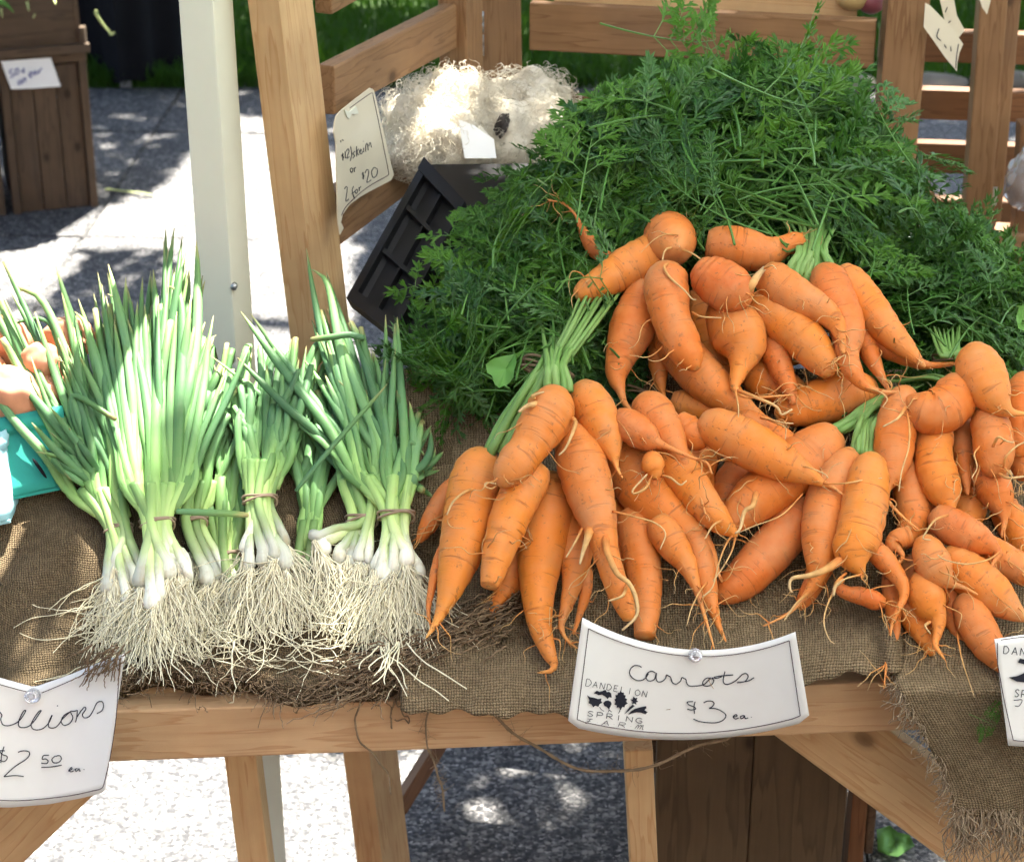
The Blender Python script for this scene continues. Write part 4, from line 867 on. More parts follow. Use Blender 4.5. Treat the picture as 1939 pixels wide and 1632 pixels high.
# ------------------------------------------------------------------ pulp baskets and potatoes
def basket(name, corners_top, corners_bot, m, label, slits=()):
    e = empty(name, corners_bot[0]); tag(e, label, 'basket', 'turquoise pulp baskets')
    T = [np.asarray(p, float) for p in corners_top]; Bo = [np.asarray(p, float) for p in corners_bot]; n = len(T)
    ring = []
    for i in range(n):
        for s in np.linspace(0, 1, 10, endpoint=False): ring.append(i + s)
    def fn(u, v):
        i = int(u) % n; s = u - int(u); j = (i + 1) % n; b_ = .10
        t_ = T[i] * (1 - s) + T[j] * s; o_ = Bo[i] * (1 - s) + Bo[j] * s; cen = sum(T) / n
        rc = 1 - .05 * (1 - math.sin(math.pi * s) ** .35)
        p = (o_ * (1 - v) + t_ * v); c_ = sum(Bo) / n * (1 - v) + cen * v
        p = c_ + (p - c_) * rc; p = p + np.array([.0012 * fbm(u * 7, v * 9), .0012 * fbm(u * 8, v * 6, 2), 0])
        if v > .8: p = c_ + (p - c_) * 1.03
        return p
    sheet('basket_wall', fn, ring + [n], [0, .12, .3, .5, .7, .79, .81, .9, 1], m, e, .0035)
    polyplate('basket_floor', Bo, .003, m, e)
    for (p0, p1) in slits:
        mb = MB(); mb.add(*tube(crom([p0, (np.asarray(p0) + p1) / 2, p1], 8), .0016 * np.array([.3, .8, 1, 1, 1, 1, .8, .3]), 8)); mb.build('slit', MATS['cloth_black'], e)
bt_ = [S(0 - 130, 815, .055), S(120, 768, .06), V(190, 715, 2.02), V(-100, 740, 2.02)]
bb = [S(-110, 968, .026), S(130, 918, .026), V(170, 820, 1.96), V(-90, 850, 1.96)]
basket('pulp_basket', bt_, bb, MATS['teal_pulp'], 'turquoise pulp basket of potatoes behind the left scallions', [(S(62, 868, .05), S(88, 905, .04))])
bt2_ = [S(-260, 850, .06), S(5, 818, .06), S(25, 770, .03), S(-250, 800, .03)]; bb2 = [S(-250, 1040, .03), S(18, 985, .03), S(40, 930, 0), S(-240, 960, 0)]
basket('pulp_basket', bt2_, bb2, MATS['teal_light'], 'pale blue pulp basket just showing at the left picture edge')
for k, (a, c, r, l_, lb) in enumerate(((132, 640, .021, .05, 'rightmost pink potato, highest of those at the left edge'), (82, 690, .020, .065, 'middle pink potato showing between the scallion tips'), (12, 650, .024, .05, 'red potato at the left picture edge, upper one'), (28, 760, .030, .06, 'large pink potato low at the left, above the basket rim'), (95, 750, .022, .045, 'pink potato half hidden behind the leftmost scallion leaves'), (-40, 720, .028, .05, 'potato cut by the left picture edge'))):
    tag(blob('potato', S(a, c, l_ - .012), r, MATS['potato'], None, k * 3.3 + 1, .15, 4, (1.15, .95, 1.0), k * 1.1), lb, 'potato', 'potatoes in the turquoise basket')

# ------------------------------------------------------------------ burlap
def yfl(x): return 1300 + 14 * math.sin(x * .011 + 1) + 8 * math.sin(x * .037) - 40 * max(0, (x - 650) / 300.0) * (1 if x < 950 else 1)
def clothL(u, v):
    x = u; yf = yfl(x); y = 740 + (yf - 740) * v
    lift = .006 + .004 * fbm(x * .012, y * .014, 1) + .003 * fbm(x * .03, y * .03, 3)
    if x < 220: lift += .010 * (.5 + .5 * math.sin(x * .03 + y * .035)) * (1 - max(0, x) / 220.0)
    if v > .93: lift += .010 * math.sin((v - .93) / .07 * math.pi)
    p = S(x, y, lift)
    if v >= 1: p = p + np.array([0, .004, -.012])
    return p
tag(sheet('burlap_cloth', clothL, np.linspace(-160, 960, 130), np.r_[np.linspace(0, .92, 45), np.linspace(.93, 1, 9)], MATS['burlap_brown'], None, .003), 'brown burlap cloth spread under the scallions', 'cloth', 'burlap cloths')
def clothM(u, v):
    x = 760 + u * 950; yf = 1322 + 12 * math.sin(u * 6) + 5 * math.sin(u * 41) + 4 * math.sin(u * 97) - (20 + 45 * max(0, (u - .72) / .28)) * (u > .72) - 8 * u
    y = 700 + (yf - 700) * v; lift = .010 + .005 * fbm(x * .01, y * .012, 4) + .0 
    if v > .80: lift += .014 * math.sin((v - .80) / .20 * math.pi * .9)
    if u > .95: lift += .014 * math.sin((u - .95) / .05 * math.pi)
    p = S(x, y, lift)
    if v > .9: p = p - np.array([0, .012 * (v - .9) / .1, .004 * (v - .9) / .1])
    return p
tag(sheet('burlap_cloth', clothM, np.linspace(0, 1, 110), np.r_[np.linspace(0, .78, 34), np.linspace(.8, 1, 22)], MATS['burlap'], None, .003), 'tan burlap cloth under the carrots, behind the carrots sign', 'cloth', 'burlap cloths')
def clothR(u, v):
    xl = 1700 + 12 * math.sin(v * 9) if v < .45 else 1700 + 190 * (v - .45) ** 1.0 + 12 * math.sin(v * 9)
    x = xl + u * (2180 - xl)
    if v < .42:
        s = v / .42; y = 900 + (1250 - 900) * s; return S(x, y, .012 + .005 * fbm(x * .015, y * .012, 6) + .012 * s)
    s = (v - .42) / .58; top_ = S(x, 1250, .024 + .005 * fbm(x * .015, 15, 6)); yb_ = 1250 + (1545 - 1250) * s
    q = V(x, yb_, top_[1] - .03 * min(1, s * 5) - .006 * fbm(x * .02, s * 3, 2) * s); return q
tag(sheet('burlap_cloth', clothR, np.linspace(0, 1, 60), np.linspace(0, 1, 90), MATS['burlap'], None, .0025), 'burlap cloth with frayed edge hanging over the table at right', 'cloth', 'burlap cloths')
def strand(mb, pts, r, n=14, jit=.0): 
    C = crom(pts, n); C[1:-1] += rng.normal(0, jit, (n - 2, 3)) if jit else 0; mb.add(*tube(C, np.linspace(r, r * .55, n), 4, cap=False))
# frayed fringes
mb = MB()
for k in range(170):
    v = rng.uniform(.45, 1); p = clothR(0.0 + rng.uniform(0, .03), v); d = np.array([rng.uniform(-.016, .004), rng.uniform(-.006, .004), rng.uniform(-.022, -.004)])
    strand(mb, [p, p + d * .5 + rng.normal(0, .003, 3), p + d], .0006, 8, .0006)
for k in range(520):
    u = rng.random(); p = clothR(u, rng.uniform(.965, 1)); l_ = rng.uniform(.015, .06); p = p - [0, rng.uniform(-.001, .003), 0]
    strand(mb, [p, p + [rng.normal(0, .005), rng.normal(0, .003), -l_ * .5], p + [rng.normal(0, .010), rng.normal(-.003, .004), -l_]], rng.uniform(.0005, .0010), 9, .0008)
mb.build('jute_fringe', MATS['jute'], None, True, 'stuff'); tag(bpy.data.objects['jute_fringe'], 'frayed jute threads along the right burlap edge', 'fringe', kind='stuff')
mb = MB()
for k in range(330):
    t_ = rng.random(); x = 690 + 300 * rng.random(); y = 1270 - (x - 690) * .42 + rng.normal(0, 22); p = S(x, y, rng.uniform(.012, .034))
    dx_ = rng.uniform(-190, 40); p1_ = S(x + dx_ * .5, y - dx_ * .22 + rng.normal(0, 10), rng.uniform(.012, .036)); p2_ = S(x + dx_, y - dx_ * .36 + rng.normal(0, 16), rng.uniform(.008, .03))
    strand(mb, [p, p1_, p2_], rng.uniform(.0005, .0011), 14, .0011)
for k in range(45):
    x = 165 + 90 * rng.random(); y = 1225 + 50 * rng.random(); p = S(x, y, .02); q = surfS(x - rng.uniform(0, 50), y + rng.uniform(0, 45), .008); p = surfS(x, y - 10, .004); strand(mb, [p, (p + q) / 2 + np.array([0, -.003, 0]) + rng.normal(0, .001, 3), q], .0007, 10, .0003)
for k in range(420):
    x = rng.uniform(210, 900); y = yfl(x) + rng.normal(-8, 14); p = S(x, y, .014 + rng.uniform(0, .008)); d = rng.normal(0, .012, 3); strand(mb, [p, p + d * .5 + rng.normal(0, .003, 3), p + d], rng.uniform(.0003, .0007), 8, .0008)
tag(mb.build('loose_jute', MATS['jute_dark'], None, True, 'stuff'), 'loose jute fibres along the burlap fold between scallions and carrots', 'fibres', kind='stuff')
for k, (pts, r, lb) in enumerate((
  ([(690, 1300), (682, 1330), (672, 1370), (690, 1415), (712, 1432), (735, 1470), (740, 1500)], .0009, 'thin brown twine loop hanging left over the front beam'),
  ([(838, 1310), (815, 1335), (806, 1375), (812, 1420), (828, 1460), (838, 1500), (842, 1532)], .0009, 'brown twine end hanging straight below the beam near the middle'),
  ([(895, 1300), (930, 1345), (985, 1395), (1050, 1435), (1120, 1458), (1180, 1462), (1240, 1445), (1330, 1412), (1375, 1396), (1400, 1370)], .0015, 'long tan twine swagged beneath the carrots sign'),
  ([(745, 1320), (760, 1345), (775, 1365), (748, 1360)], .0007, 'short curled thread resting on the beam below the scallion roots'),
  ([(760, 1300), (748, 1325), (740, 1352), (742, 1376)], .0008, 'short brown twine stub hanging on the beam face'))):
    mb = MB(); n = 50; C = crom([V(a, c, Yf(V(a, 1340, 1.55)[0]) - .006 - (.004 if k == 2 else 0)) for a, c in pts], n); C[:, 1] += .003 * np.sin(np.arange(n) * .5)
    mb.add(*tube(C, r * (1 + .18 * np.sin(np.arange(n) * 2.2)), 6))
    if k in (1, 2):
        for j in range(60):
            q = C[rng.integers(3, n - 2)]; strand(mb, [q, q + rng.normal(0, .003, 3), q + rng.normal(0, .006, 3)], .00022, 5)
    tag(mb.build('twine', MATS['twine']), lb, 'twine', 'loose twine on the front beam')

# ================================================================== SCALLIONS
def sc_leaf(e, parent, pts, r, flat=.6, name='leaf', t0=.2):
    """pts: (px, py, lift) from the neck to the leaf tip; r in px"""
    C = crom([S(a, c, l_) for a, c, l_ in pts], 22); s = np.linspace(0, 1, 22)
    cut = rng.random() < .16
    prof = np.interp(s, [0, .15, .45, .75, .92, 1], [.75, .9, 1.0, .92, .8, .62] if cut else [.75, .9, 1.0, .8, .38, .05]) * r * 2.0 / FPX
    v, f, t, uv = tube(C, prof, 8, flat, (0, -.6, .8)); mb = MB(); mb.add(v, f, t0 + (1 - t0) * t, uv); return mb.build(name, MATS['scallion'], parent)
def sc_roots(parent, c, nrm_px, n, spread, length, lift):
    mb = MB()
    for k in range(n):
        a = rng.normal(0, spread); m_ = 14; L_ = length * rng.uniform(.45, 1.15)
        x, y = c[0] + rng.normal(0, 3), c[1] + rng.normal(0, 2); pts = []; ang_ = nrm_px + a; l_ = lift + rng.uniform(-.004, .008)
        for j in range(m_):
            pts.append(S(x, min(y, 1345), max(.004, l_))); ang_ += rng.normal(0, .20) + (.10 * math.sin(ang_ * 1.0 - math.pi / 2) * -1); x += math.cos(ang_) * L_ / m_; y += math.sin(ang_) * L_ / m_ * .9; l_ -= rng.uniform(.0, .0022)
        C = crom(pts, 18); mb.add(*tube(C, np.linspace(.00068, .00034, 18), 3, cap=False))
    return mb.build('roots', MATS['scallion_root'], parent, True, 'stuff')
def band(parent, c, rad, direc, lift, m='rubber_band', turns=2, r=.0012, squash=.6):
    cen = S(c[0], c[1], lift); d = np.asarray(direc, float); d /= np.linalg.norm(d)
    a = np.cross(d, [0, -.55, .83]); a /= np.linalg.norm(a); b_ = np.cross(a, d)
    mb = MB()
    for k in range(turns):
        th = np.linspace(0, 2 * math.pi, 40); off = (k - (turns - 1) / 2) * .0036
        C = cen + rad * (np.outer(np.cos(th), a) + squash * np.outer(np.sin(th), b_)) * (1 + .02 * k) + np.outer(off + .0018 * np.sin(th * 2 + k * 1.7), d)
        mb.add(*tube(C, r, 6, cap=False))
    return mb.build('rubber_band' if m == 'rubber_band' else 'tie', MATS[m], parent)
# band, half width px, bulbs [(x,y,r)], leaf tips [(x,y,lift)], lift of bunch, label
SCB = [
 ((224, 1002), 25, [(207, 1112, 17), (240, 1135, 11), (226, 1085, 10), (258, 1103, 13)], [(8, 495, .095), (52, 505, .095), (66, 590, .09), (4, 640, .09), (60, 800, .085), (95, 770, .085), (110, 640, .085), (120, 700, .08), (150, 560, .08), (140, 620, .085)], .022, 'leftmost scallion bunch, its leaves splayed towards the basket'),
 ((298, 992), 30, [(290, 1142, 18), (268, 1100, 16), (320, 1085, 15), (345, 1075, 18), (352, 1100, 13)], [(185, 515, .07), (205, 500, .07), (225, 520, .065), (310, 455, .075), (330, 432, .075), (372, 455, .085), (352, 470, .08), (345, 500, .08), (240, 540, .075), (270, 525, .07), (290, 510, .07), (180, 585, .06), (200, 560, .065), (395, 560, .075), (380, 610, .075), (405, 640, .07), (160, 640, .055), (320, 520, .07), (260, 570, .07), (230, 600, .07), (300, 560, .08), (425, 690, .05), (335, 590, .085), (362, 560, .085)], .045, 'tallest scallion bunch, second from the left, in patchy sun'),
 ((367, 988), 24, [(392, 1098, 15), (378, 1060, 10), (408, 1108, 10)], [(400, 655, .05), (420, 690, .045), (440, 700, .05), (385, 640, .05), (450, 735, .055), (430, 650, .05), (410, 700, .05)], .022, 'scallion bunch right behind the tallest one, third from the left'),
 ((432, 1052), 22, [(420, 1128, 9), (440, 1140, 11), (456, 1120, 9)], [(420, 720, .03), (440, 740, .03), (460, 700, .03), (395, 760, .03), (475, 760, .03), (405, 690, .03)], .012, 'low scallion bunch with thin pale stems, fourth from the left'),
 ((492, 948), 30, [(472, 1068, 12), (500, 1062, 15), (540, 1068, 17), (520, 1050, 11)], [(452, 690, .05), (470, 655, .055), (492, 655, .055), (520, 660, .055), (545, 670, .05), (580, 655, .055), (600, 650, .055), (612, 640, .05), (560, 640, .05), (455, 730, .055), (505, 690, .06), (535, 690, .06), (590, 690, .06), (565, 700, .062), (480, 700, .06)], .042, 'middle scallion bunch with three plump white bulbs, in front'),
 ((580, 1062), 24, [(590, 1120, 10), (570, 1125, 9)], [(545, 720, .03), (580, 700, .03), (610, 690, .035), (635, 720, .03), (655, 740, .03), (640, 690, .03), (520, 760, .03), (625, 770, .03)], .012, 'scallion bunch lying low behind the middle roots'),
 ((685, 985), 28, [(612, 1040, 15), (643, 1058, 14), (668, 1066, 14), (690, 1075, 10)], [(620, 700, .05), (640, 690, .05), (660, 680, .05), (690, 760, .05), (700, 700, .05), (720, 740, .05), (600, 740, .045), (790, 800, .04), (805, 830, .04)], .030, 'scallion bunch with bulbs bent aside, second from the right'),
 ((750, 978), 32, [(722, 1088, 13), (735, 1105, 17), (757, 1090, 12), (770, 1060, 16), (793, 1085, 13), (745, 1075, 11)], [(456, 590, .07), (612, 470, .085), (620, 585, .08), (600, 630, .075), (640, 620, .075), (690, 632, .07), (752, 600, .075), (700, 660, .07), (730, 680, .07), (775, 760, .06), (800, 800, .055), (790, 850, .05), (660, 600, .08), (640, 720, .07), (815, 880, .05), (755, 740, .06)], .045, 'rightmost scallion bunch, beside the carrots'),
]
for bi, ((bx_, by_), hw, bulbs, tips, lf, lab) in enumerate(SCB):
    e = empty('scallion_bunch', S(bx_, by_, 0)); tag(e, lab, 'scallions', 'scallion bunches on the burlap')
    bulbs = bulbs + [(a + rng.normal(0, 13), c - rng.uniform(5, 32), r_ * rng.uniform(.65, .9)) for (a, c, r_) in bulbs]
    tips = tips + [(a + rng.normal(0, 26), c + rng.uniform(10, 90), l_ - rng.uniform(.0, .03)) for (a, c, l_) in tips] + [(a + rng.normal(0, 30), c + rng.uniform(-5, 120), l_ - rng.uniform(.005, .025)) for (a, c, l_) in tips] + [(a + rng.normal(0, 22), c + rng.uniform(-10, 60), l_ - rng.uniform(.0, .02)) for (a, c, l_) in tips]
    nb_ = len(bulbs); order = list(range(len(tips))); lv = {i: [] for i in range(nb_)}
    for k in order:                                      # give each tip to the bulb that lies on the same side
        x = tips[k][0]; xs = sorted(range(nb_), key=lambda i: bulbs[i][0]); rank = sorted(range(len(tips)), key=lambda i: tips[i][0]).index(k); lv[xs[min(nb_ - 1, rank * nb_ // len(tips))]].append(k)
    for i, (bx2, by2, br_) in enumerate(bulbs):
        br_ *= 1.04
        fx = bx_ + hw * .62 * (i - (nb_ - 1) / 2) / max(1, (nb_ - 1) / 2) if nb_ > 1 else bx_
        up = (bx_ + (fx - bx_) * 1.3 + (sum(tips[k][0] for k in lv[i]) / max(1, len(lv[i])) - bx_) * .20, by_ - 75)
        l0 = lf + rng.uniform(-.006, .008)
        path = [(bx2, by2 + br_ * .9, l0 * .75, br_ * .35), (bx2, by2 + br_ * .5, l0 * .8, br_ * .85), (bx2, by2 - br_ * .1, l0 * .85, br_), (bx2 * .92 + fx * .08, by2 - br_ * 1.35 if by2 - br_ * 1.35 > by_ + 30 else by_ + 30, l0 * .95, max(8.5, br_ * .74)), (bx2 * .6 + fx * .4, by2 * .6 + by_ * .4, l0, max(8.5, br_ * .66)), (fx, by_, l0, max(8.5, br_ * .62)), (*up, l0 + .004, max(9, br_ * .68))]
        if path[3][1] < path[4][1]: path.pop(3)
        Q = np.array([[*S(a, c, l_), r_ * 2.0 / FPX] for a, c, l_, r_ in path]); C = crom(Q, 30)
        v, f, t, uv = tube(C[:, :3], np.clip(C[:, 3], .0008, 1), 12); mb = MB(); mb.add(v, f, t * .30, uv)
        st = mb.build('scallion', MATS['scallion'], e)
        sc_roots(st, (bx2, by2 + br_ * .8), math.pi / 2 + rng.normal(0, .25) + (.35 if bi in (1, 2) else 0), 54, .28, 165 if bi not in (3, 5) else 90, l0 * .75 + .004)
        for k in lv[i]:
            tx, ty, tl = tips[k]; far = math.hypot(tx - up[0], ty - up[1]); r_ = rng.uniform(6.2, 10.8) * (1.12 if bi == 1 else 1.0)
            bend = rng.normal(0, 9); nx_, ny_ = -(ty - up[1]) / far, (tx - up[0]) / far
            pts = [(up[0] * .3 + fx * .7 + rng.normal(0, 3), up[1] * .3 + by_ * .7, l0), (up[0] + rng.normal(0, 5) + (tx - up[0]) * .12, up[1], l0 + .004)]
            for s in (.3, .6, .85): pts.append((up[0] + (tx - up[0]) * s + nx_ * bend * math.sin(math.pi * s), up[1] + (ty - up[1]) * s + ny_ * bend * math.sin(math.pi * s), l0 + (tl - l0) * s + rng.uniform(-.004, .006)))
            pts.append((tx, ty, tl))
            if rng.random() < .10: kk_ = rng.normal(0, 22); pts[-2] = (pts[-2][0] + kk_ * .3, pts[-2][1], pts[-2][2]); pts[-1] = (tx + kk_ * 2, ty + abs(kk_) + 25, tl - .012)
            if ty > 630 and by_ > 0 and rng.random() < .5 and bi in (2, 4, 5): pts[-1] = (tx, ty, tl - .0); pts.append((tx + rng.normal(0, 8), ty + 22, tl - .035))
            sc_leaf(e, st, pts, r_, rng.uniform(.45, .8))
    d = S(bx_, by_ - 60, lf) - S(bx_, by_ + 40, lf); band(e, (bx_, by_), hw * 2.05 / FPX, d, lf, squash=.62)
# stray leaves that cross several bunches
for pts, r_, lab, mt in (([(560, 930, .075), (600, 880, .085), (660, 810, .09), (705, 760, .09), (735, 725, .085)], 5.0, 'thin yellowing scallion leaf crossing the rightmost bunches diagonally', None),
                         ([(335, 968, .07), (380, 970, .072), (430, 972, .07), (470, 975, .06)], 7.0, 'cut scallion leaf lying level between two rubber bands', None),
                         ([(690, 640, .08), (660, 634, .085), (630, 638, .085), (588, 643, .08)], 7.5, 'folded scallion leaf tip pointing left across the rightmost bunch', None)):
    o = sc_leaf(None, None, pts, r_, .7, 'scallion_leaf', .7); tag(o, lab, 'leaf')
mb = MB()
for k in range(170):          # tangle of roots in front of the bunches
    x = rng.uniform(185, 800); y = rng.normal(1205, 34); ang_ = rng.choice([0.15, math.pi - .1]) + rng.normal(0, .5); pts = []; l_ = rng.uniform(.012, .03); Ls = rng.uniform(60, 190)
    for j in range(12):
        pts.append(S(x, min(y, 1330), max(.006, l_))); ang_ += rng.normal(0, .22); x += math.cos(ang_) * Ls / 12; y += math.sin(ang_) * Ls / 12 * .8; y = max(y, 1110); l_ -= .0004
    mb.add(*tube(crom(pts, 18), np.linspace(.00068, .00034, 18), 3, cap=False))
for k in range(14):           # strays hanging over the fold
    x = rng.choice([340, 440, 590, 740, 760, 770, 730]) + rng.normal(0, 14); y = 1215; pts = []
    Ls = rng.uniform(60, 130); a_ = rng.normal(0, .25)
    for j in range(8): pts.append(S(x, y, .03 + .004 * j)); a_ += rng.normal(0, .45); x += a_ * 9; y += Ls / 8 * rng.uniform(.6, 1.3)
    mb.add(*tube(crom(pts, 18), np.linspace(.0009, .0005, 18), 4, cap=False))
tag(mb.build('root_tangle', MATS['scallion_root'], None, True, 'stuff'), 'matted pale scallion roots in front of the bulbs', 'roots', kind='stuff')

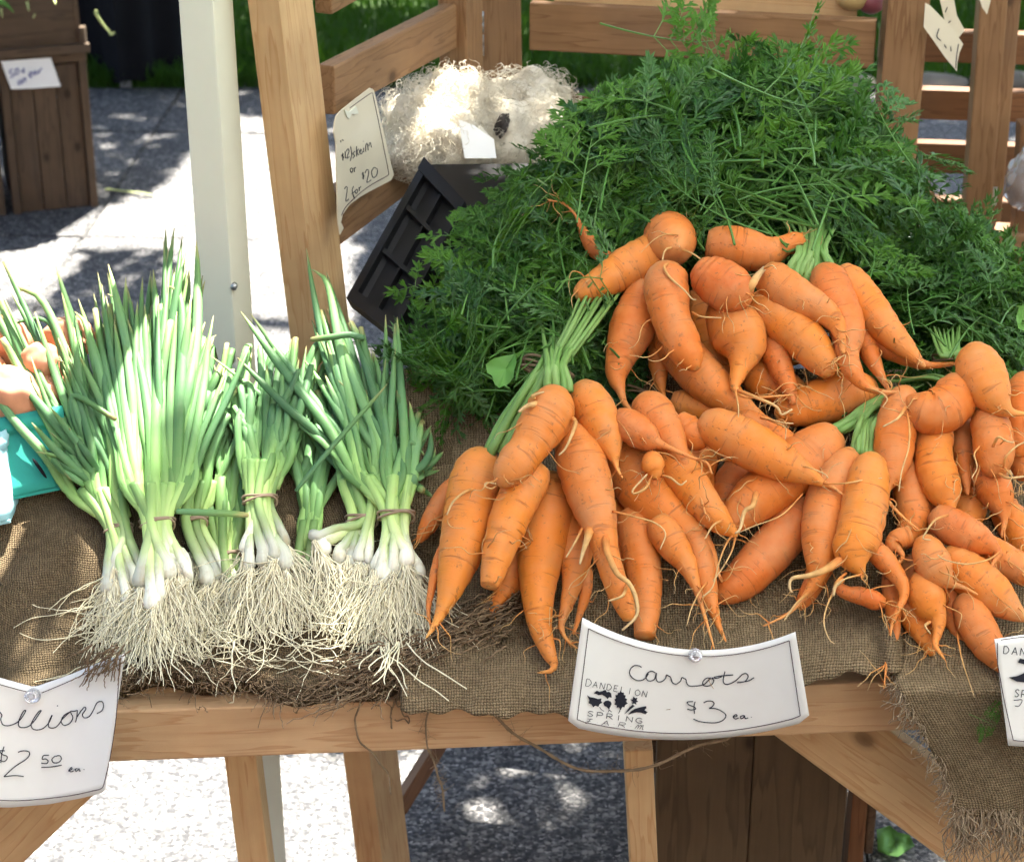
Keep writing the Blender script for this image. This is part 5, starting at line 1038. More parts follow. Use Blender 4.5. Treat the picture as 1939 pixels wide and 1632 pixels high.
# ================================================================== CARROTS
TC = 38.0
CAR = {
'B': (.05, [
 (.0, [(1266, 430, 30, .03), (1266, 445, 46, .045), (1270, 455, 50, .068), (1276, 462, 40, .085), (1282, 467, 18, .094), (1284, 468, 5, .098)]),
 (.055, [(1262, 478, 34), (1245, 482, 43), (1190, 506, 40), (1135, 538, 30), (1105, 553, 22), (1092, 560, 13)]),
 (.03, [(1172, 492, 10), (1150, 488, 13), (1128, 475, 15), (1112, 452, 13), (1100, 432, 7), (1090, 408, 3), (1070, 388, 2), (1040, 378, 1.2)]),
 (.085, [(1264, 508, 28), (1263, 525, 41), (1264, 560, 43), (1272, 605, 37), (1290, 650, 36), (1308, 680, 27), (1318, 698, 10)]),
 (.045, [(1222, 545, 30), (1212, 575, 38), (1196, 625, 44), (1176, 675, 30), (1168, 712, 20), (1176, 742, 9), (1186, 768, 5), (1212, 786, 2)]),
 (.015, [(1254, 630, 22), (1248, 680, 21), (1250, 715, 14), (1255, 740, 6), (1258, 758, 2)]),
 (.065, [(1338, 462, 26), (1360, 465, 38), (1405, 472, 42), (1448, 478, 34), (1480, 468, 22), (1508, 457, 19), (1521, 452, 11)]),
 (.095, [(1322, 506, 24), (1338, 518, 40), (1370, 540, 48), (1396, 558, 42), (1410, 568, 28), (1418, 574, 12)]),
 (.06, [(1368, 575, 30), (1378, 600, 45), (1398, 632, 54), (1408, 662, 42), (1402, 692, 22), (1394, 720, 13), (1393, 738, 7), (1420, 752, 3), (1500, 748, 1.5)]),
 (.085, [(1448, 515, 26), (1465, 530, 38), (1505, 560, 38), (1548, 582, 29), (1578, 606, 21), (1591, 636, 12), (1597, 668, 4)]),
 (.065, [(1440, 560, 26), (1452, 578, 38), (1492, 612, 43), (1535, 655, 39), (1560, 690, 28), (1568, 710, 14)]),
 (.07, [(1566, 508, 22), (1568, 525, 36), (1583, 575, 42), (1604, 625, 35), (1604, 672, 23), (1616, 704, 19), (1636, 730, 10), (1670, 742, 5), (1720, 742, 2)]),
 (.055, [(1590, 515, 26), (1605, 535, 36), (1645, 582, 36), (1692, 636, 27), (1726, 670, 16), (1750, 694, 4)]),
 (.035, [(1632, 612, 20), (1650, 632, 26), (1695, 662, 24), (1736, 686, 13), (1764, 692, 7), (1806, 688, 4)]),
 (.04, [(1628, 610, 16), (1636, 640, 21), (1652, 680, 17), (1668, 712, 9), (1684, 742, 3)]),
 (.035, [(1262, 620, 26), (1282, 655, 40), (1330, 712, 42), (1385, 758, 31), (1425, 783, 16), (1455, 798, 7), (1482, 805, 3)]),
 (.045, [(1462, 640, 22), (1468, 665, 28), (1480, 700, 23), (1494, 732, 16), (1502, 764, 7)]),
 (.022, [(1655, 728, 18), (1636, 736, 36), (1590, 750, 45), (1535, 766, 42), (1492, 780, 30), (1472, 790, 12)]),
 (.012, [(1420, 690, 34), (1450, 720, 40), (1500, 745, 32), (1520, 760, 15)]),
 (.012, [(1272, 756, 16), (1290, 762, 25), (1345, 778, 25), (1405, 800, 20), (1440, 812, 10)]),
 (.0, [(1330, 560, 36), (1340, 610, 42), (1350, 680, 38), (1360, 720, 20)]), (.0, [(1520, 600, 34), (1500, 650, 40), (1440, 660, 30), (1430, 690, 20)]),
 (.0, [(1560, 690, 30), (1600, 700, 34), (1570, 740, 30), (1560, 760, 16)])]),
'A': (.05, [
 (.105, [(1054, 740, 24), (1049, 758, 40), (1040, 782, 48), (1020, 815, 45), (1000, 850, 37), (976, 880, 37), (957, 903, 27), (946, 918, 10)]),
 (.06, [(922, 860, 26), (914, 876, 42), (902, 910, 51), (888, 970, 48), (874, 1040, 43), (858, 1100, 30), (840, 1148, 15), (824, 1182, 7), (808, 1206, 2)]),
 (.078, [(1018, 885, 26), (1005, 908, 38), (984, 942, 40), (962, 992, 38), (946, 1040, 32), (933, 1085, 24), (926, 1110, 17)]),
 (.035, [(1052, 905, 30), (1045, 935, 46), (1035, 982, 51), (1027, 1040, 47), (1019, 1115, 34), (1023, 1185, 23), (1040, 1238, 14), (1049, 1258, 8), (1043, 1270, 5), (1022, 1273, 2)]),
 (.075, [(1078, 812, 24), (1086, 828, 38), (1098, 868, 48), (1115, 925, 47), (1130, 980, 38), (1138, 1010, 31), (1148, 1050, 25), (1166, 1105, 23), (1184, 1150, 19), (1190, 1172, 11)]),
 (.085, [(1100, 728, 18), (1107, 742, 32), (1119, 765, 40), (1134, 797, 40), (1150, 832, 31), (1160, 858, 17), (1165, 874, 7), (1170, 890, 3.5), (1178, 904, 2)]),
 (.088, [(1168, 782, 12), (1180, 792, 25), (1202, 812, 33), (1228, 830, 26), (1246, 840, 12), (1262, 846, 6), (1304, 864, 3.5), (1338, 876, 2.5), (1348, 896, 1.5)]),
 (.07, [(1212, 754, 20), (1222, 766, 35), (1238, 788, 42), (1258, 818, 38), (1279, 852, 25), (1294, 876, 13), (1304, 896, 6), (1322, 930, 3.5), (1338, 980, 1.5)]),
 (.055, [(1236, 815, 22), (1254, 842, 35), (1288, 893, 38), (1326, 945, 34), (1362, 986, 25), (1384, 1005, 13), (1394, 1014, 6)]),
 (.038, [(1168, 835, 30), (1184, 865, 48), (1222, 930, 52), (1280, 985, 40), (1324, 1024, 24), (1346, 1050, 12), (1356, 1075, 6), (1366, 1100, 2)]),
 (.085, [(1234, 866, 15, .075), (1236, 880, 23), (1240, 896, 15), (1240, 906, 6)]),
 (.03, [(1194, 970, 26), (1202, 995, 35), (1213, 1040, 36), (1222, 1100, 32), (1224, 1160, 26), (1220, 1205, 20)]),
 (.05, [(1244, 985, 22), (1256, 1004, 31), (1276, 1036, 30), (1300, 1068, 21), (1317, 1108, 10), (1328, 1145, 4.5), (1340, 1185, 3), (1352, 1226, 1.5)]),
 (.04, [(1308, 1005, 20), (1318, 1025, 25), (1330, 1065, 24), (1339, 1112, 21), (1349, 1150, 12), (1360, 1182, 6), (1374, 1213, 2)]),
 (.03, [(1094, 980, 24), (1090, 1010, 32), (1088, 1055, 32), (1084, 1102, 21), (1072, 1150, 12), (1063, 1186, 6), (1074, 1212, 3), (1092, 1226, 1.5)]),
 (.026, [(1104, 1070, 14), (1108, 1095, 15), (1107, 1130, 11), (1096, 1168, 6), (1086, 1200, 2.5)]),
 (.014, [(985, 1030, 26), (975, 1060, 32), (962, 1100, 28), (945, 1135, 14), (930, 1160, 5)]),
 (.05, [(848, 1022, 10), (838, 1045, 12), (827, 1070, 10), (818, 1112, 8), (811, 1155, 4.5), (816, 1188, 2)]),
 (.008, [(862, 915, 16), (845, 935, 20), (822, 975, 20), (805, 1005, 15), (792, 1025, 6)]),
 (.006, [(1140, 940, 36), (1160, 1000, 38), (1170, 1060, 30), (1160, 1110, 14)]), (.0, [(1330, 850, 40), (1310, 900, 44), (1330, 960, 34), (1350, 1000, 14)])]),
'C': (.05, [
 (.07, [(1326, 794, 16), (1338, 800, 31), (1368, 815, 42), (1426, 846, 45), (1486, 878, 36), (1530, 900, 19), (1556, 914, 8), (1576, 922, 4), (1600, 940, 2)]),
 (.035, [(1586, 818, 16), (1574, 828, 36), (1538, 860, 53), (1482, 905, 52), (1424, 950, 45), (1388, 984, 28), (1364, 1003, 12)]),
 (.016, [(1530, 955, 28), (1510, 982, 40), (1462, 1040, 44), (1412, 1090, 40), (1376, 1120, 28), (1360, 1134, 13)]),
 (.06, [(1285, 792, 18), (1300, 808, 27), (1318, 824, 29), (1334, 822, 20), (1332, 810, 12), (1322, 806, 8)]),
 (.035, [(1396, 784, 14), (1412, 795, 24), (1452, 818, 28), (1500, 850, 24), (1540, 880, 12)]),
 (.0, [(1420, 870, 34), (1390, 920, 40), (1370, 960, 30), (1360, 980, 14)])]),
'D': (.05, [
 (.065, [(1652, 862, 16), (1650, 876, 30), (1645, 905, 40), (1638, 952, 44), (1628, 1005, 44), (1617, 1043, 41), (1622, 1068, 24), (1630, 1082, 10), (1634, 1092, 3)]),
 (.045, [(1616, 858, 18), (1606, 872, 30), (1588, 902, 39), (1566, 950, 42), (1554, 1010, 38), (1552, 1060, 28), (1545, 1098, 15), (1522, 1132, 6), (1492, 1162, 3), (1448, 1184, 1.5)]),
 (.02, [(1566, 1045, 20), (1556, 1070, 25), (1539, 1108, 20), (1523, 1136, 15), (1513, 1152, 6)]),
 (.055, [(1650, 1032, 16), (1662, 1048, 22), (1687, 1076, 19), (1707, 1104, 14), (1711, 1130, 9), (1700, 1156, 5.5), (1690, 1180, 3.5), (1686, 1202, 2)]),
 (.045, [(1586, 1100, 6), (1590, 1112, 11), (1604, 1123, 14), (1636, 1130, 18), (1660, 1138, 18), (1676, 1142, 9)]),
 (.03, [(1692, 1068, 15), (1690, 1090, 20), (1688, 1122, 18), (1692, 1164, 14), (1697, 1200, 7), (1684, 1236, 3.5), (1678, 1265, 2.5), (1674, 1302, 1.5)]),
 (.052, [(1722, 1014, 20), (1702, 1020, 20), (1692, 1030, 16), (1700, 1038, 8), (1709, 1054, 4.5), (1693, 1076, 2)]),
 (.03, [(1712, 870, 24), (1717, 898, 33), (1726, 942, 34), (1732, 985, 31), (1716, 1016, 24), (1700, 1026, 14)])]),
'E': (.05, [
 (.085, [(1846, 655, 18), (1849, 672, 37), (1856, 698, 46), (1870, 732, 44), (1889, 760, 32), (1906, 776, 15), (1922, 782, 7), (1950, 784, 3)]),
 (.07, [(1812, 718, 24), (1810, 735, 38), (1800, 762, 46), (1768, 782, 44), (1740, 775, 37), (1722, 768, 24), (1714, 768, 10)]),
 (.055, [(1722, 738, 14), (1715, 750, 28), (1703, 778, 37), (1696, 822, 40), (1692, 866, 36), (1686, 903, 23), (1680, 922, 10), (1680, 945, 4.5), (1708, 978, 3), (1738, 1002, 1.5)]),
 (.048, [(1778, 800, 26), (1772, 822, 35), (1768, 858, 36), (1776, 902, 40), (1789, 935, 34), (1796, 958, 17), (1800, 976, 6)]),
 (.03, [(1822, 790, 16), (1822, 815, 21), (1823, 855, 20), (1828, 900, 13), (1832, 936, 3)]),
 (.06, [(1868, 775, 24), (1873, 792, 36), (1879, 822, 39), (1883, 856, 39), (1888, 884, 29), (1894, 899, 13)]),
 (.032, [(1858, 885, 22), (1868, 902, 32), (1886, 932, 34), (1897, 962, 21), (1902, 985, 8), (1897, 1016, 2.5)]),
 (.04, [(1945, 715, 24), (1942, 745, 40), (1936, 800, 36), (1930, 845, 24), (1926, 862, 10)]),
 (.02, [(1952, 805, 24), (1948, 830, 36), (1941, 872, 35), (1935, 905, 14)]),
 (.052, [(1768, 968, 18), (1784, 982, 31), (1812, 1001, 36), (1850, 1021, 31), (1878, 1037, 17), (1890, 1050, 7), (1879, 1070, 3.5), (1873, 1098, 1.5)]),
 (.03, [(1842, 1022, 20), (1860, 1036, 30), (1902, 1060, 32), (1950, 1086, 29)]),
 (.058, [(1749, 1018, 16), (1754, 1034, 28), (1763, 1058, 35), (1776, 1082, 33), (1792, 1099, 19), (1804, 1106, 8), (1826, 1113, 4), (1850, 1125, 2)]),
 (.045, [(1743, 1086, 16), (1746, 1100, 28), (1753, 1124, 36), (1763, 1150, 32), (1776, 1172, 17), (1776, 1196, 10), (1771, 1220, 6), (1788, 1247, 2)]),
 (.025, [(1712, 1138, 14), (1722, 1154, 24), (1736, 1180, 26), (1752, 1212, 16), (1766, 1240, 6)]),
 (.04, [(1792, 1042, 20), (1808, 1060, 34), (1838, 1088, 42), (1882, 1126, 40), (1918, 1156, 22), (1945, 1172, 7)]),
 (.036, [(1828, 1128, 20), (1834, 1148, 32), (1848, 1180, 36), (1874, 1222, 32), (1906, 1258, 22), (1936, 1286, 14), (1955, 1305, 5)]),
 (.02, [(1792, 1110, 20), (1798, 1132, 28), (1804, 1160, 25), (1805, 1184, 14), (1814, 1204, 4.5), (1850, 1236, 3), (1868, 1266, 2.2), (1873, 1312, 1.5)]),
 (.0, [(1900, 960, 30), (1925, 1000, 34), (1955, 1050, 30)]), (.0, [(1740, 860, 34), (1745, 930, 38), (1760, 990, 30), (1765, 1030, 16)]), (.0, [(1850, 880, 30), (1840, 930, 36), (1830, 990, 30)]), (.0, [(1790, 1060, 34), (1810, 1110, 36), (1830, 1160, 24)]), (.0, [(1720, 1060, 26), (1725, 1110, 28), (1730, 1150, 18)])]),
}
LBL = {'A': 'left carrot bunch tied with a band, closest to the scallions', 'B': 'topmost carrot bunch, heaped highest under the tall greens', 'C': 'carrot bunch lying sideways in the middle of the pile', 'D': 'carrot bunch above the right end of the carrots sign', 'E': 'rightmost carrot bunch, spilling down the right picture edge'}
TIE = {'A': (1035, 702), 'B': (1525, 490), 'C': (1610, 800), 'D': (1642, 838), 'E': (1805, 692)}
BUNCH = {}
def carrot(e, lift, pts):
    P = []
    for p in pts:
        l_ = p[3] if len(p) > 3 else lift
        q = S(p[0], p[1], l_, TC); dpt = (q - CAM) @ _F; P.append([*q, p[2] * dpt / FPX])
    P = np.array(P); n = 46; C = crom(P, n); r = np.clip(C[:, 3], .0004, 1)
    # round the crown
    s = np.linspace(0, 1, n); sides = 20; th = np.arange(sides) * 2 * math.pi / sides; sd_ = rng.uniform(0, 50)
    d = np.r_[0, np.cumsum(np.linalg.norm(C[1:, :3] - C[:-1, :3], axis=1))]
    mod = np.ones((n, sides))
    for k in range(rng.integers(5, 11)):                      # transverse creases
        dc = rng.uniform(.08, .85) * d[-1]; tc_ = rng.uniform(0, 6.28); mod -= rng.uniform(.02, .06) * np.exp(-((d - dc) / .0016) ** 2)[:, None] * np.clip(np.cos(th - tc_) + .35, 0, 1)[None, :]
    for k in range(5): mod += rng.uniform(-.05, .05) * np.exp(-((d - rng.uniform(0, 1) * d[-1]) / rng.uniform(.008, .02)) ** 2)[:, None] * np.cos(th - rng.uniform(0, 6.28))[None, :]
    mod += .018 * np.sin(d * 420 + sd_)[:, None] * np.cos(2 * th + sd_)[None, :] * (d / d[-1] < .9)[:, None]
    v, f, t, uv = tube(C[:, :3], r, sides, mod=mod)
    f = f[:-2]; cen0 = len(v); v = np.vstack([v, C[0, :3] - (C[1, :3] - C[0, :3]) * .4, C[-1, :3] + (C[-1, :3] - C[-2, :3]) * .6]); t = np.r_[t, 0, 1]; uv = np.vstack([uv, [0, 0], [0, d[-1]]])
    f += [[cen0, (j + 1) % sides, j] for j in range(sides)] + [[cen0 + 1, (n - 1) * sides + j, (n - 1) * sides + (j + 1) % sides] for j in range(sides)]
    big = max(p[2] for p in pts)
    rr_ = np.repeat(r / r.max(), sides); rr_ = np.r_[rr_, 0, 0]; endon = len(pts[0]) > 3 and len(pts) > 5; tv = np.clip(.3 + .6 * t, 0, 1) if endon else np.where(t > .3, 1 - .55 * np.clip(rr_, 0, 1) ** .6, t)
    mb = MB(); mb.add(v, f, np.clip(tv, 0, 1), uv); o = mb.build('carrot', MATS['carrot_skin'], e)
    if big > 12:                                              # fine side rootlets
        mb = MB(); T, Au, Bu = frames(C[:, :3])
        for k in range(rng.integers(5, 12)):
            i = int(np.clip(rng.beta(3.2, 1.2) * n, 4, n - 2)); a = rng.uniform(0, 6.28); nd = math.cos(a) * Au[i] + math.sin(a) * Bu[i]
            if nd @ (CAM - C[i, :3]) < 0: nd = -nd
            p0 = C[i, :3] + nd * r[i] * .92; Lr = rng.uniform(.010, .045); pp = [p0]; dd = nd * .5 + T[i] * .6 + rng.normal(0, .35, 3)
            for j in range(5):
                dd = dd + rng.normal(0, .4, 3) + np.array([0, -.02, -.10]); dd /= np.linalg.norm(dd); pp.append(pp[-1] + dd * Lr / 5)
            mb.add(*tube(crom(pp, 14), np.linspace(rng.uniform(.0004, .0009), .00022, 14), 4, cap=False))
        mb.build('rootlets', MATS['carrot_root'], o, True, 'stuff')
    return C
for key, (_, lst) in CAR.items():
    tie = TIE[key]; e = empty('carrot_bunch', S(tie[0], tie[1], .02, TC)); tag(e, LBL[key], 'carrots', 'carrot bunches heaped on the table'); BUNCH[key] = e
    for lift, pts in lst: carrot(e, lift, pts)
# thicker secondary roots and forks that the photograph shows
def croot(key, pts, lift, r0, r1):
    C = crom([S(a, c, lift - (.012 if i_ == 0 else 0), TC) for i_, (a, c, *dl) in enumerate(pts)], 24); mb = MB(); mb.add(*tube(C, np.linspace(r0 * .8, r1 * .75, 24), 7)); mb.build('side_root', MATS['carrot_root'], BUNCH[key])
for a in (('A', [(1146, 1018), (1150, 1045), (1168, 1085), (1192, 1105), (1206, 1140), (1204, 1168), (1178, 1193)], .098, .0045, .0012), ('A', [(1187, 1108), (1178, 1128), (1152, 1138)], .098, .0022, .0011), ('A', [(1116, 1005), (1112, 1020), (1104, 1045), (1098, 1068)], .096, .0055, .0012), ('A', [(1103, 1000), (1090, 1025), (1072, 1055)], .09, .0018, .0009),
 ('A', [(1232, 905), (1222, 925), (1200, 935), (1198, 928), (1212, 912), (1225, 898)], .092, .0018, .001), ('A', [(1250, 900), (1270, 905), (1288, 918), (1300, 910)], .092, .0018, .0008), ('A', [(1080, 790), (1090, 800), (1082, 825), (1070, 850), (1058, 862)], .118, .003, .001), ('A', [(1022, 765), (1010, 766), (996, 770), (982, 780)], .128, .0048, .0016), ('A', [(1020, 758), (1008, 750), (1030, 742)], .128, .003, .001),
 ('A', [(902, 925), (880, 932), (858, 950), (846, 975)], .092, .0022, .0009), ('A', [(944, 917), (930, 925), (918, 920), (922, 914), (940, 916)], .11, .0012, .0008), ('A', [(1160, 968), (1200, 978), (1240, 990), (1260, 1010), (1250, 1040)], .10, .0014, .0007), ('A', [(1390, 1010), (1375, 1030), (1360, 1070), (1350, 1110), (1330, 1130)], .065, .0013, .0007), ('A', [(1394, 1012), (1385, 1045), (1365, 1080), (1350, 1100)], .065, .0012, .0006), ('A', [(1368, 985), (1350, 995), (1335, 1020)], .08, .0016, .0008), ('A', [(1340, 1100), (1325, 1120), (1310, 1150), (1300, 1185)], .06, .0013, .0006),
 ('B', [(1286, 468), (1262, 472), (1255, 490), (1256, 505)], .10, .0016, .0008), ('B', [(1284, 470), (1310, 480), (1330, 492), (1350, 492)], .10, .0016, .0007), ('B', [(1272, 498), (1258, 505), (1268, 525), (1296, 550), (1310, 566), (1318, 568)], .112, .0022, .0008), ('B', [(1310, 592), (1330, 600), (1366, 602)], .10, .0014, .0007), ('B', [(1392, 738), (1398, 770), (1398, 800)], .09, .0013, .0006), ('B', [(1398, 740), (1430, 752), (1470, 770), (1480, 785), (1500, 775)], .085, .0026, .0012), ('B', [(1440, 790), (1480, 800), (1502, 802)], .07, .002, .0008), ('B', [(1455, 795), (1480, 806), (1488, 812), (1487, 832)], .065, .0014, .0006), ('B', [(1560, 700), (1575, 690), (1600, 672), (1596, 690)], .09, .0009, .0005), ('B', [(1640, 735), (1665, 742), (1680, 755), (1672, 770)], .085, .0015, .0006), ('B', [(1448, 508), (1462, 503), (1470, 510)], .125, .0016, .0006), ('B', [(1405, 556), (1420, 543), (1432, 526), (1440, 516), (1448, 507)], .108, .0078, .0028),
 ('C', [(1560, 916), (1600, 915), (1640, 908), (1670, 905)], .085, .0012, .0007), ('C', [(1512, 880), (1540, 888), (1562, 898), (1568, 905)], .09, .0012, .0007), ('C', [(1432, 935), (1425, 958), (1410, 968), (1402, 1000), (1392, 1010)], .085, .0042, .0012), ('C', [(1520, 935), (1480, 975), (1430, 995), (1395, 1010)], .08, .0009, .0006),
 ('D', [(1590, 1062), (1560, 1080), (1530, 1090), (1500, 1095), (1495, 1112), (1500, 1122)], .085, .0055, .0012), ('D', [(1534, 1120), (1510, 1140), (1496, 1158), (1485, 1175)], .06, .002, .0009), ('D', [(1602, 1085), (1585, 1100), (1578, 1120), (1565, 1150), (1560, 1180), (1570, 1210), (1580, 1218)], .075, .0016, .0007), ('D', [(1595, 1098), (1582, 1110), (1578, 1128)], .08, .003, .0016), ('D', [(1630, 1088), (1600, 1096), (1585, 1108)], .085, .0013, .0008),
 ('E', [(1714, 772), (1700, 792), (1672, 808)], .10, .0022, .0009), ('E', [(1717, 780), (1722, 810), (1720, 850), (1708, 890), (1702, 930)], .095, .0013, .0007), ('E', [(1893, 898), (1910, 905), (1940, 902)], .085, .002, .0012), ('E', [(1855, 845), (1845, 860), (1850, 885), (1840, 905)], .09, .0011, .0007), ('E', [(1880, 845), (1890, 828), (1905, 835), (1920, 838)], .095, .002, .0009), ('E', [(1900, 885), (1905, 865), (1925, 845), (1945, 835)], .09, .0016, .0009), ('E', [(1795, 975), (1770, 985), (1752, 1010), (1748, 1020), (1762, 1022)], .085, .0016, .0008), ('E', [(1893, 1045), (1870, 1060), (1830, 1068), (1790, 1060), (1775, 1050)], .085, .0013, .0007), ('E', [(1760, 1178), (1752, 1185), (1762, 1200)], .07, .0022, .0008), ('E', [(1812, 1200), (1822, 1250), (1835, 1290), (1845, 1320)], .045, .0011, .0006)): croot(*a)

# stems from the crowns to the ties
def stems(key, pts, n, r, spread, lift, wob=3):
    for k in range(n):
        o_ = (k - (n - 1) / 2) / max(1, (n - 1) / 2) * spread
        P = [S(a + o_ * f_ + rng.normal(0, wob * .4), c + rng.normal(0, wob), (lift + l_ + rng.normal(0, .003)) * (1 if i_ < len(pts) - 1 else .2), TC) for i_, (a, c, l_, f_) in enumerate(pts)]
        C = crom(P, 16); mb = MB(); mb.add(*tube(C, r * rng.uniform(.75, 1.15) * np.linspace(1.15, .3, 16), 8, .75, (0, -.6, .8))); mb.build('stem', MATS['carrot_stem'], BUNCH[key])
stems('A', [(935, 862, 0, 1), (965, 800, .01, 1), (1005, 735, .02, .8), (1035, 690, .02, .6), (1080, 620, .01, 1.6)], 6, .0038, 17, .07)
stems('A', [(1058, 742, .02, 1), (1055, 715, .02, 1), (1052, 690, .02, .7), (1070, 610, .01, 2.2)], 6, .0032, 20, .085)
stems('A', [(1048, 700, .02, 1), (1110, 600, .02, 1.8), (1180, 480, .0, 3)], 7, .0022, 16, .05)
stems('B', [(1510, 530, 0, 1), (1520, 500, .005, 1), (1530, 470, .0, .8), (1520, 400, -.02, 2)], 7, .0034, 24, .07)
stems('B', [(1556, 512, 0, 1), (1552, 490, .0, 1), (1545, 465, .0, .8), (1560, 400, -.02, 2)], 6, .0032, 20, .065)
stems('B', [(1200, 470, -.01, 1), (1150, 380, 0, 1.3), (1090, 270, .0, 2.2)], 8, .0022, 22, .0)
stems('C', [(1575, 818, 0, 1), (1610, 800, 0, 1), (1650, 770, .0, .8), (1720, 730, .0, 1.6)], 8, .0032, 18, .045)
stems('D', [(1640, 868, 0, 1), (1642, 840, 0, 1), (1650, 800, 0, 1), (1690, 750, 0, 1.8)], 7, .0030, 22, .05)
stems('E', [(1845, 665, -.01, 1), (1820, 670, -.01, 1), (1800, 672, -.01, .8), (1790, 620, -.02, 1.5)], 8, .0028, 20, .05)
stems('E', [(1800, 720, -.01, 1), (1760, 715, -.01, 1), (1700, 722, -.02, 1.2), (1660, 715, -.02, 1.2)], 7, .0022, 14, .03)
band(BUNCH['A'], (1036, 702), .024, np.array([.3, .6, .5]), .088, 'twine', 3, .0013, .6)
band(BUNCH['E'], (1802, 684), .018, np.array([.1, .6, .6]), .045, 'twine', 2, .0012, .6)
band(BUNCH['A'], (1218, 752), .020, np.array([.3, .6, .4]), .03, 'twine', 2, .0012, .6)

# ------------------------------------------------------------------ feathery tops
def frond_mesh(seed):
    r = np.random.default_rng(seed); V_ = []; F_ = []; MI = []
    def lobe(p, d, nrm, ln, wd):
        d = d / np.linalg.norm(d); s = np.cross(nrm, d); s /= np.linalg.norm(s) + 1e-9; q = len(V_); m_ = p + d * ln * .5
        V_.extend([p - s * wd * .2, p + s * wd * .2, m_ + s * wd * .5 + nrm * wd * .18, m_ - nrm * wd * .12, m_ - s * wd * .5 + nrm * wd * .18, p + d * ln - nrm * ln * .12]); F_.extend([[q, q + 1, q + 2, q + 3], [q, q + 3, q + 4], [q + 3, q + 2, q + 5], [q + 4, q + 3, q + 5]]); MI.extend([0] * 4)
    def stick(C, r0, r1):
        v, f, _, _ = tube(C, np.linspace(r0, r1, len(C)), 4, cap=False); q = len(V_); V_.extend(list(v)); F_.extend([[i + q for i in g] for g in f]); MI.extend([1] * len(f))
    fat = r.uniform(.72, 1.1); big_ = r.uniform(.8, 1.2); Lf = .235; cz = r.uniform(.03, .15); cy = r.normal(0, .03)
    rach = lambda s: np.array([s * Lf, cy * s * s * Lf * 4, -cz * s ** 2.2 + .02 * s])
    stick([rach(s) for s in np.linspace(0, 1, 14)], .0013, .0004)
    npair = 7
    for i in range(npair):
        s = .34 + .62 * (i / (npair - 1)) ** .9; p = rach(s); T = rach(s + .02) - rach(s - .02); T /= np.linalg.norm(T)
        for sd_ in (-1, 1):
            pl = Lf * (.34 * (1 - (i / npair)) ** .75 + .05) * r.uniform(.8, 1.15); a = math.radians(r.uniform(42, 62))
            side = np.array([0, sd_, 0]); nr = np.array([0, 0, 1.0]); tw = r.normal(0, .35)
            d = T * math.cos(a) + side * math.sin(a) + nr * (r.normal(.05, .25)); d /= np.linalg.norm(d); nr = nr + side * tw + r.normal(0, .25, 3); nr -= d * (nr @ d); nr /= np.linalg.norm(nr); lat = np.cross(nr, d)
            dr = r.uniform(.1, .7)
            pin = lambda q: p + d * pl * q + T * pl * .18 * q * q - np.array([0, 0, 1]) * dr * pl * q * q
            stick([pin(q) for q in np.linspace(0, 1, 5)], .0007, .0003)
            npl = max(2, int(pl / .0122)); 
            for j in range(npl):
                q = .18 + .82 * (j + .5) / npl; b = pin(q); ll = .0235 * big_ * (1 - .45 * q) * r.uniform(.75, 1.2) * (1 if pl > .03 else .8)
                for s2 in (-1, 1):
                    dd = d * .72 + lat * s2 * .7 + r.normal(0, .18, 3)
                    lobe(b, dd, nr, ll, .0045 * fat)
                    for a2, k2 in ((.55, .68), (-.5, .62)): 
                        d3 = dd + lat * s2 * a2 * .9 - d * a2 * .3 + r.normal(0, .12, 3); lobe(b + dd / np.linalg.norm(dd) * ll * .3, d3, nr, ll * k2, .0039 * fat)
            for a2 in (-.5, 0, .5): lobe(pin(.97), d + lat * a2 + r.normal(0, .1, 3), nr, .016, .0042)
    V_ = np.array(V_); me = bpy.data.meshes.new('frond'); me.from_pydata(V_.tolist(), [], F_); me.materials.append(MATS['carrot_leaf' if seed % 5 < 3 else 'carrot_leaf_cool']); me.materials.append(MATS['frond_stem'])
    me.polygons.foreach_set('material_index', MI); me.update(); return me
FR = [frond_mesh(100 + k) for k in range(14)]
def Ym(x, y): return 1.885 - .055 * fbm(x * .015, y * .017, 3) - .02 * fbm(x * .04, y * .037, 8) + (700 - y) * .00040 + .06 * max(0, (880 - x) / 150.0) ** 2 * (1 if y > 250 else .4) + .05 * max(0, (x - 1650) / 200.0)
def put_frond(parent, tip, base_dir, L_, nrm, k):
    d = base_dir / np.linalg.norm(base_dir); z = nrm - d * (nrm @ d); z /= np.linalg.norm(z) + 1e-9; y = np.cross(z, d); sc_ = L_ / .235
    base = tip - d * L_ - z * (-.03) * sc_
    M = Matrix.Identity(4)
    for i in range(3): M[i][0], M[i][1], M[i][2], M[i][3] = d[i] * sc_, y[i] * sc_, z[i] * sc_, base[i]
    o = bpy.data.objects.new('frond', FR[k % len(FR)]); COL.objects.link(o); o.matrix_basis = M; WM[o.name] = M; attach(o, parent)
def tops(key, tie, poly, n, Lr=(.17, .25), tie_lift=.05, deep=.09):
    xs = [p[0] for p in poly]; ys = [p[1] for p in poly]; tie3 = S(tie[0], tie[1], tie_lift, TC); c = 0; tries = 0
    while c < n and tries < n * 40:
        tries += 1; x, y = rng.uniform(min(xs), max(xs)), rng.uniform(min(ys), max(ys))
        if not inpoly(x, y, poly): continue
        tip = V(x, y, Ym(x, y) + rng.uniform(-.015, deep)); d = tip - tie3; D = np.linalg.norm(d); d /= D
        d = d + rng.normal(0, .24, 3) + np.array([0, -.12, .03]); d /= np.linalg.norm(d)
        L_ = min(rng.uniform(*Lr), max(.13, D * 1.1)); nrm = np.array([0, -.75, .65]) + rng.normal(0, .33, 3)
        put_frond(BUNCH[key], tip, d, L_, nrm, int(rng.integers(1000))); c += 1
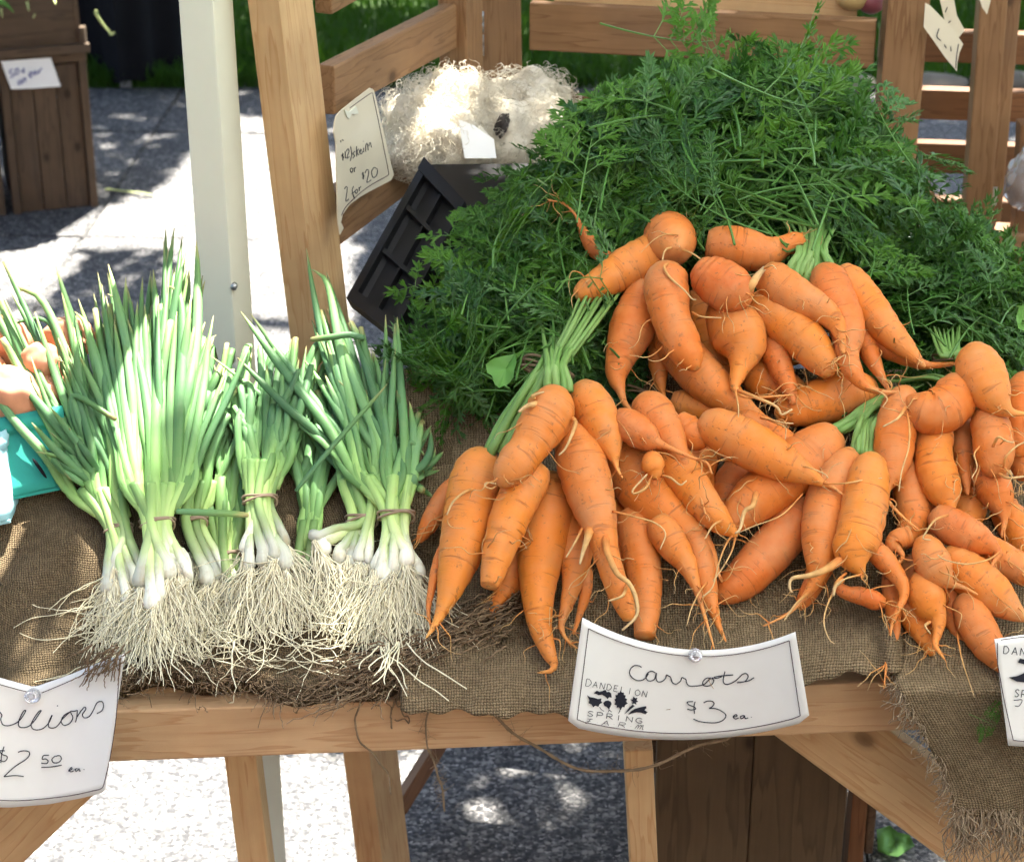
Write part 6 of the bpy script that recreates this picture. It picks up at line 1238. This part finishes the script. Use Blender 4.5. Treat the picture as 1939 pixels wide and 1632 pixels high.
PA = [(800, 780), (825, 590), (870, 480), (930, 370), (990, 305), (1100, 300), (1190, 380), (1200, 500), (1150, 640), (1060, 680), (1000, 690), (950, 790), (880, 830), (810, 820)]
PB = [(1080, 310), (1075, 200), (1180, 225), (1245, 150), (1330, 115), (1430, 100), (1550, 125), (1640, 185), (1695, 255), (1725, 350), (1700, 430), (1560, 450), (1480, 430), (1330, 410), (1230, 400), (1130, 440)]
PE = [(1610, 480), (1700, 430), (1860, 425), (1960, 520), (1980, 680), (1880, 640), (1800, 680), (1700, 640), (1630, 530)]
tops('A', (1035, 715), PA, 190, (.15, .22)); tops('B', (1480, 520), PB, 265, (.17, .26), .03); tops('E', (1800, 720), PE, 110, (.14, .20))
tops('B', (1250, 520), [(1080, 310), (1080, 200), (1200, 200), (1260, 300), (1230, 420), (1130, 460)], 60, (.16, .22), .0)
tops('C', (1610, 800), [(1650, 740), (1700, 690), (1790, 690), (1790, 725), (1690, 770)], 14, (.12, .15), .02, .03)
tops('A', (1100, 720), [(1130, 560), (1230, 470), (1260, 640), (1230, 760), (1150, 720)], 40, (.12, .16), .0, .03)
tops('A', (1000, 660), [(800, 660), (900, 650), (930, 760), (880, 850), (820, 840)], 36, (.13, .17), .03, .05)
put_frond(BUNCH['E'], V(1888, 403, 1.96), V(1888, 403, 1.96) - V(1735, 455, 1.95), .17, np.array([.1, -.5, -.6]), 3)
put_frond(BUNCH['B'], V(1556, 92, 2.14), V(1556, 92, 2.14) - V(1500, 200, 2.10), .2, np.array([0, -.8, .5]), 5)
put_frond(BUNCH['B'], V(1440, 70, 2.13), V(1440, 70, 2.13) - V(1430, 200, 2.08), .2, np.array([0, -.8, .5]), 6)

# ------------------------------------------------------------------ stray leaves
def curledleaf(name, outline, sf, label, m='lettuce_leaf'):
    O = np.array(outline, float); n = len(O); c = O.mean(0); mb = MB(); R_ = [0, .3, .6, .85, 1.0]; V_ = []
    for k, s in enumerate(R_):
        for j in range(n):
            x, y = c + (O[j] - c) * s; p = sf(x, y); d = p - CAM; d /= np.linalg.norm(d)
            V_.append(p - d * (.006 * s * s * math.sin(j * 2.4) + .004 * s - .003 * (1 - s)))
    f = [[k * n + j, k * n + (j + 1) % n, (k + 1) * n + (j + 1) % n, (k + 1) * n + j] for k in range(len(R_) - 1) for j in range(n)]
    mb.add(V_, f); return tag(mb.build(name, MATS[m]), label, 'leaf')
def flatleaf(name, outline, sf, label, m='lettuce_leaf', th=.0007):
    o = polyplate(name, [sf(a, c) for a, c in outline], th, MATS[m]); return tag(o, label, 'leaf')
curledleaf('weed_leaf', [(1005, 655), (990, 668), (965, 672), (935, 678), (920, 690), (922, 705), (932, 712), (935, 725), (945, 735), (950, 732), (962, 728), (972, 715), (974, 700), (978, 688), (976, 670)], lambda x, y: S(x, y, .125, TC), 'broad scalloped weed leaf in front of the left carrot stems')
curledleaf('weed_leaf', [(1945, 575), (1930, 580), (1924, 600), (1928, 622), (1945, 630)], lambda x, y: S(x, y, .05, TC), 'round green leaf cut by the right picture edge')
curledleaf('lettuce_scrap', [(1660, 1570), (1685, 1562), (1700, 1575), (1722, 1580), (1732, 1600), (1715, 1612), (1700, 1622), (1680, 1618), (1662, 1610)], lambda x, y: G(x, y, .012 + .006 * math.sin(x * .2)), 'green leaf scrap on the paving behind the brace')
fr_p = V(1898, 1366, YT + .012); e = bpy.data.objects.new('frond_scrap', FR[2]); COL.objects.link(e)
dd_ = np.array([.85, -.05, -.3]); dd_ /= np.linalg.norm(dd_); zz_ = np.array([0, -1, .1]); zz_ -= dd_ * (zz_ @ dd_); zz_ /= np.linalg.norm(zz_); yy_ = np.cross(zz_, dd_); M = Matrix.Identity(4); bs_ = V(1835, 1352, Yf(.36) - .082)
for i in range(3): M[i][0], M[i][1], M[i][2], M[i][3] = dd_[i] * .13, yy_[i] * .25, zz_[i] * .13, bs_[i]
e.matrix_basis = M; tag(e, 'small green carrot leaf scrap stuck on the hanging burlap', 'leaf')
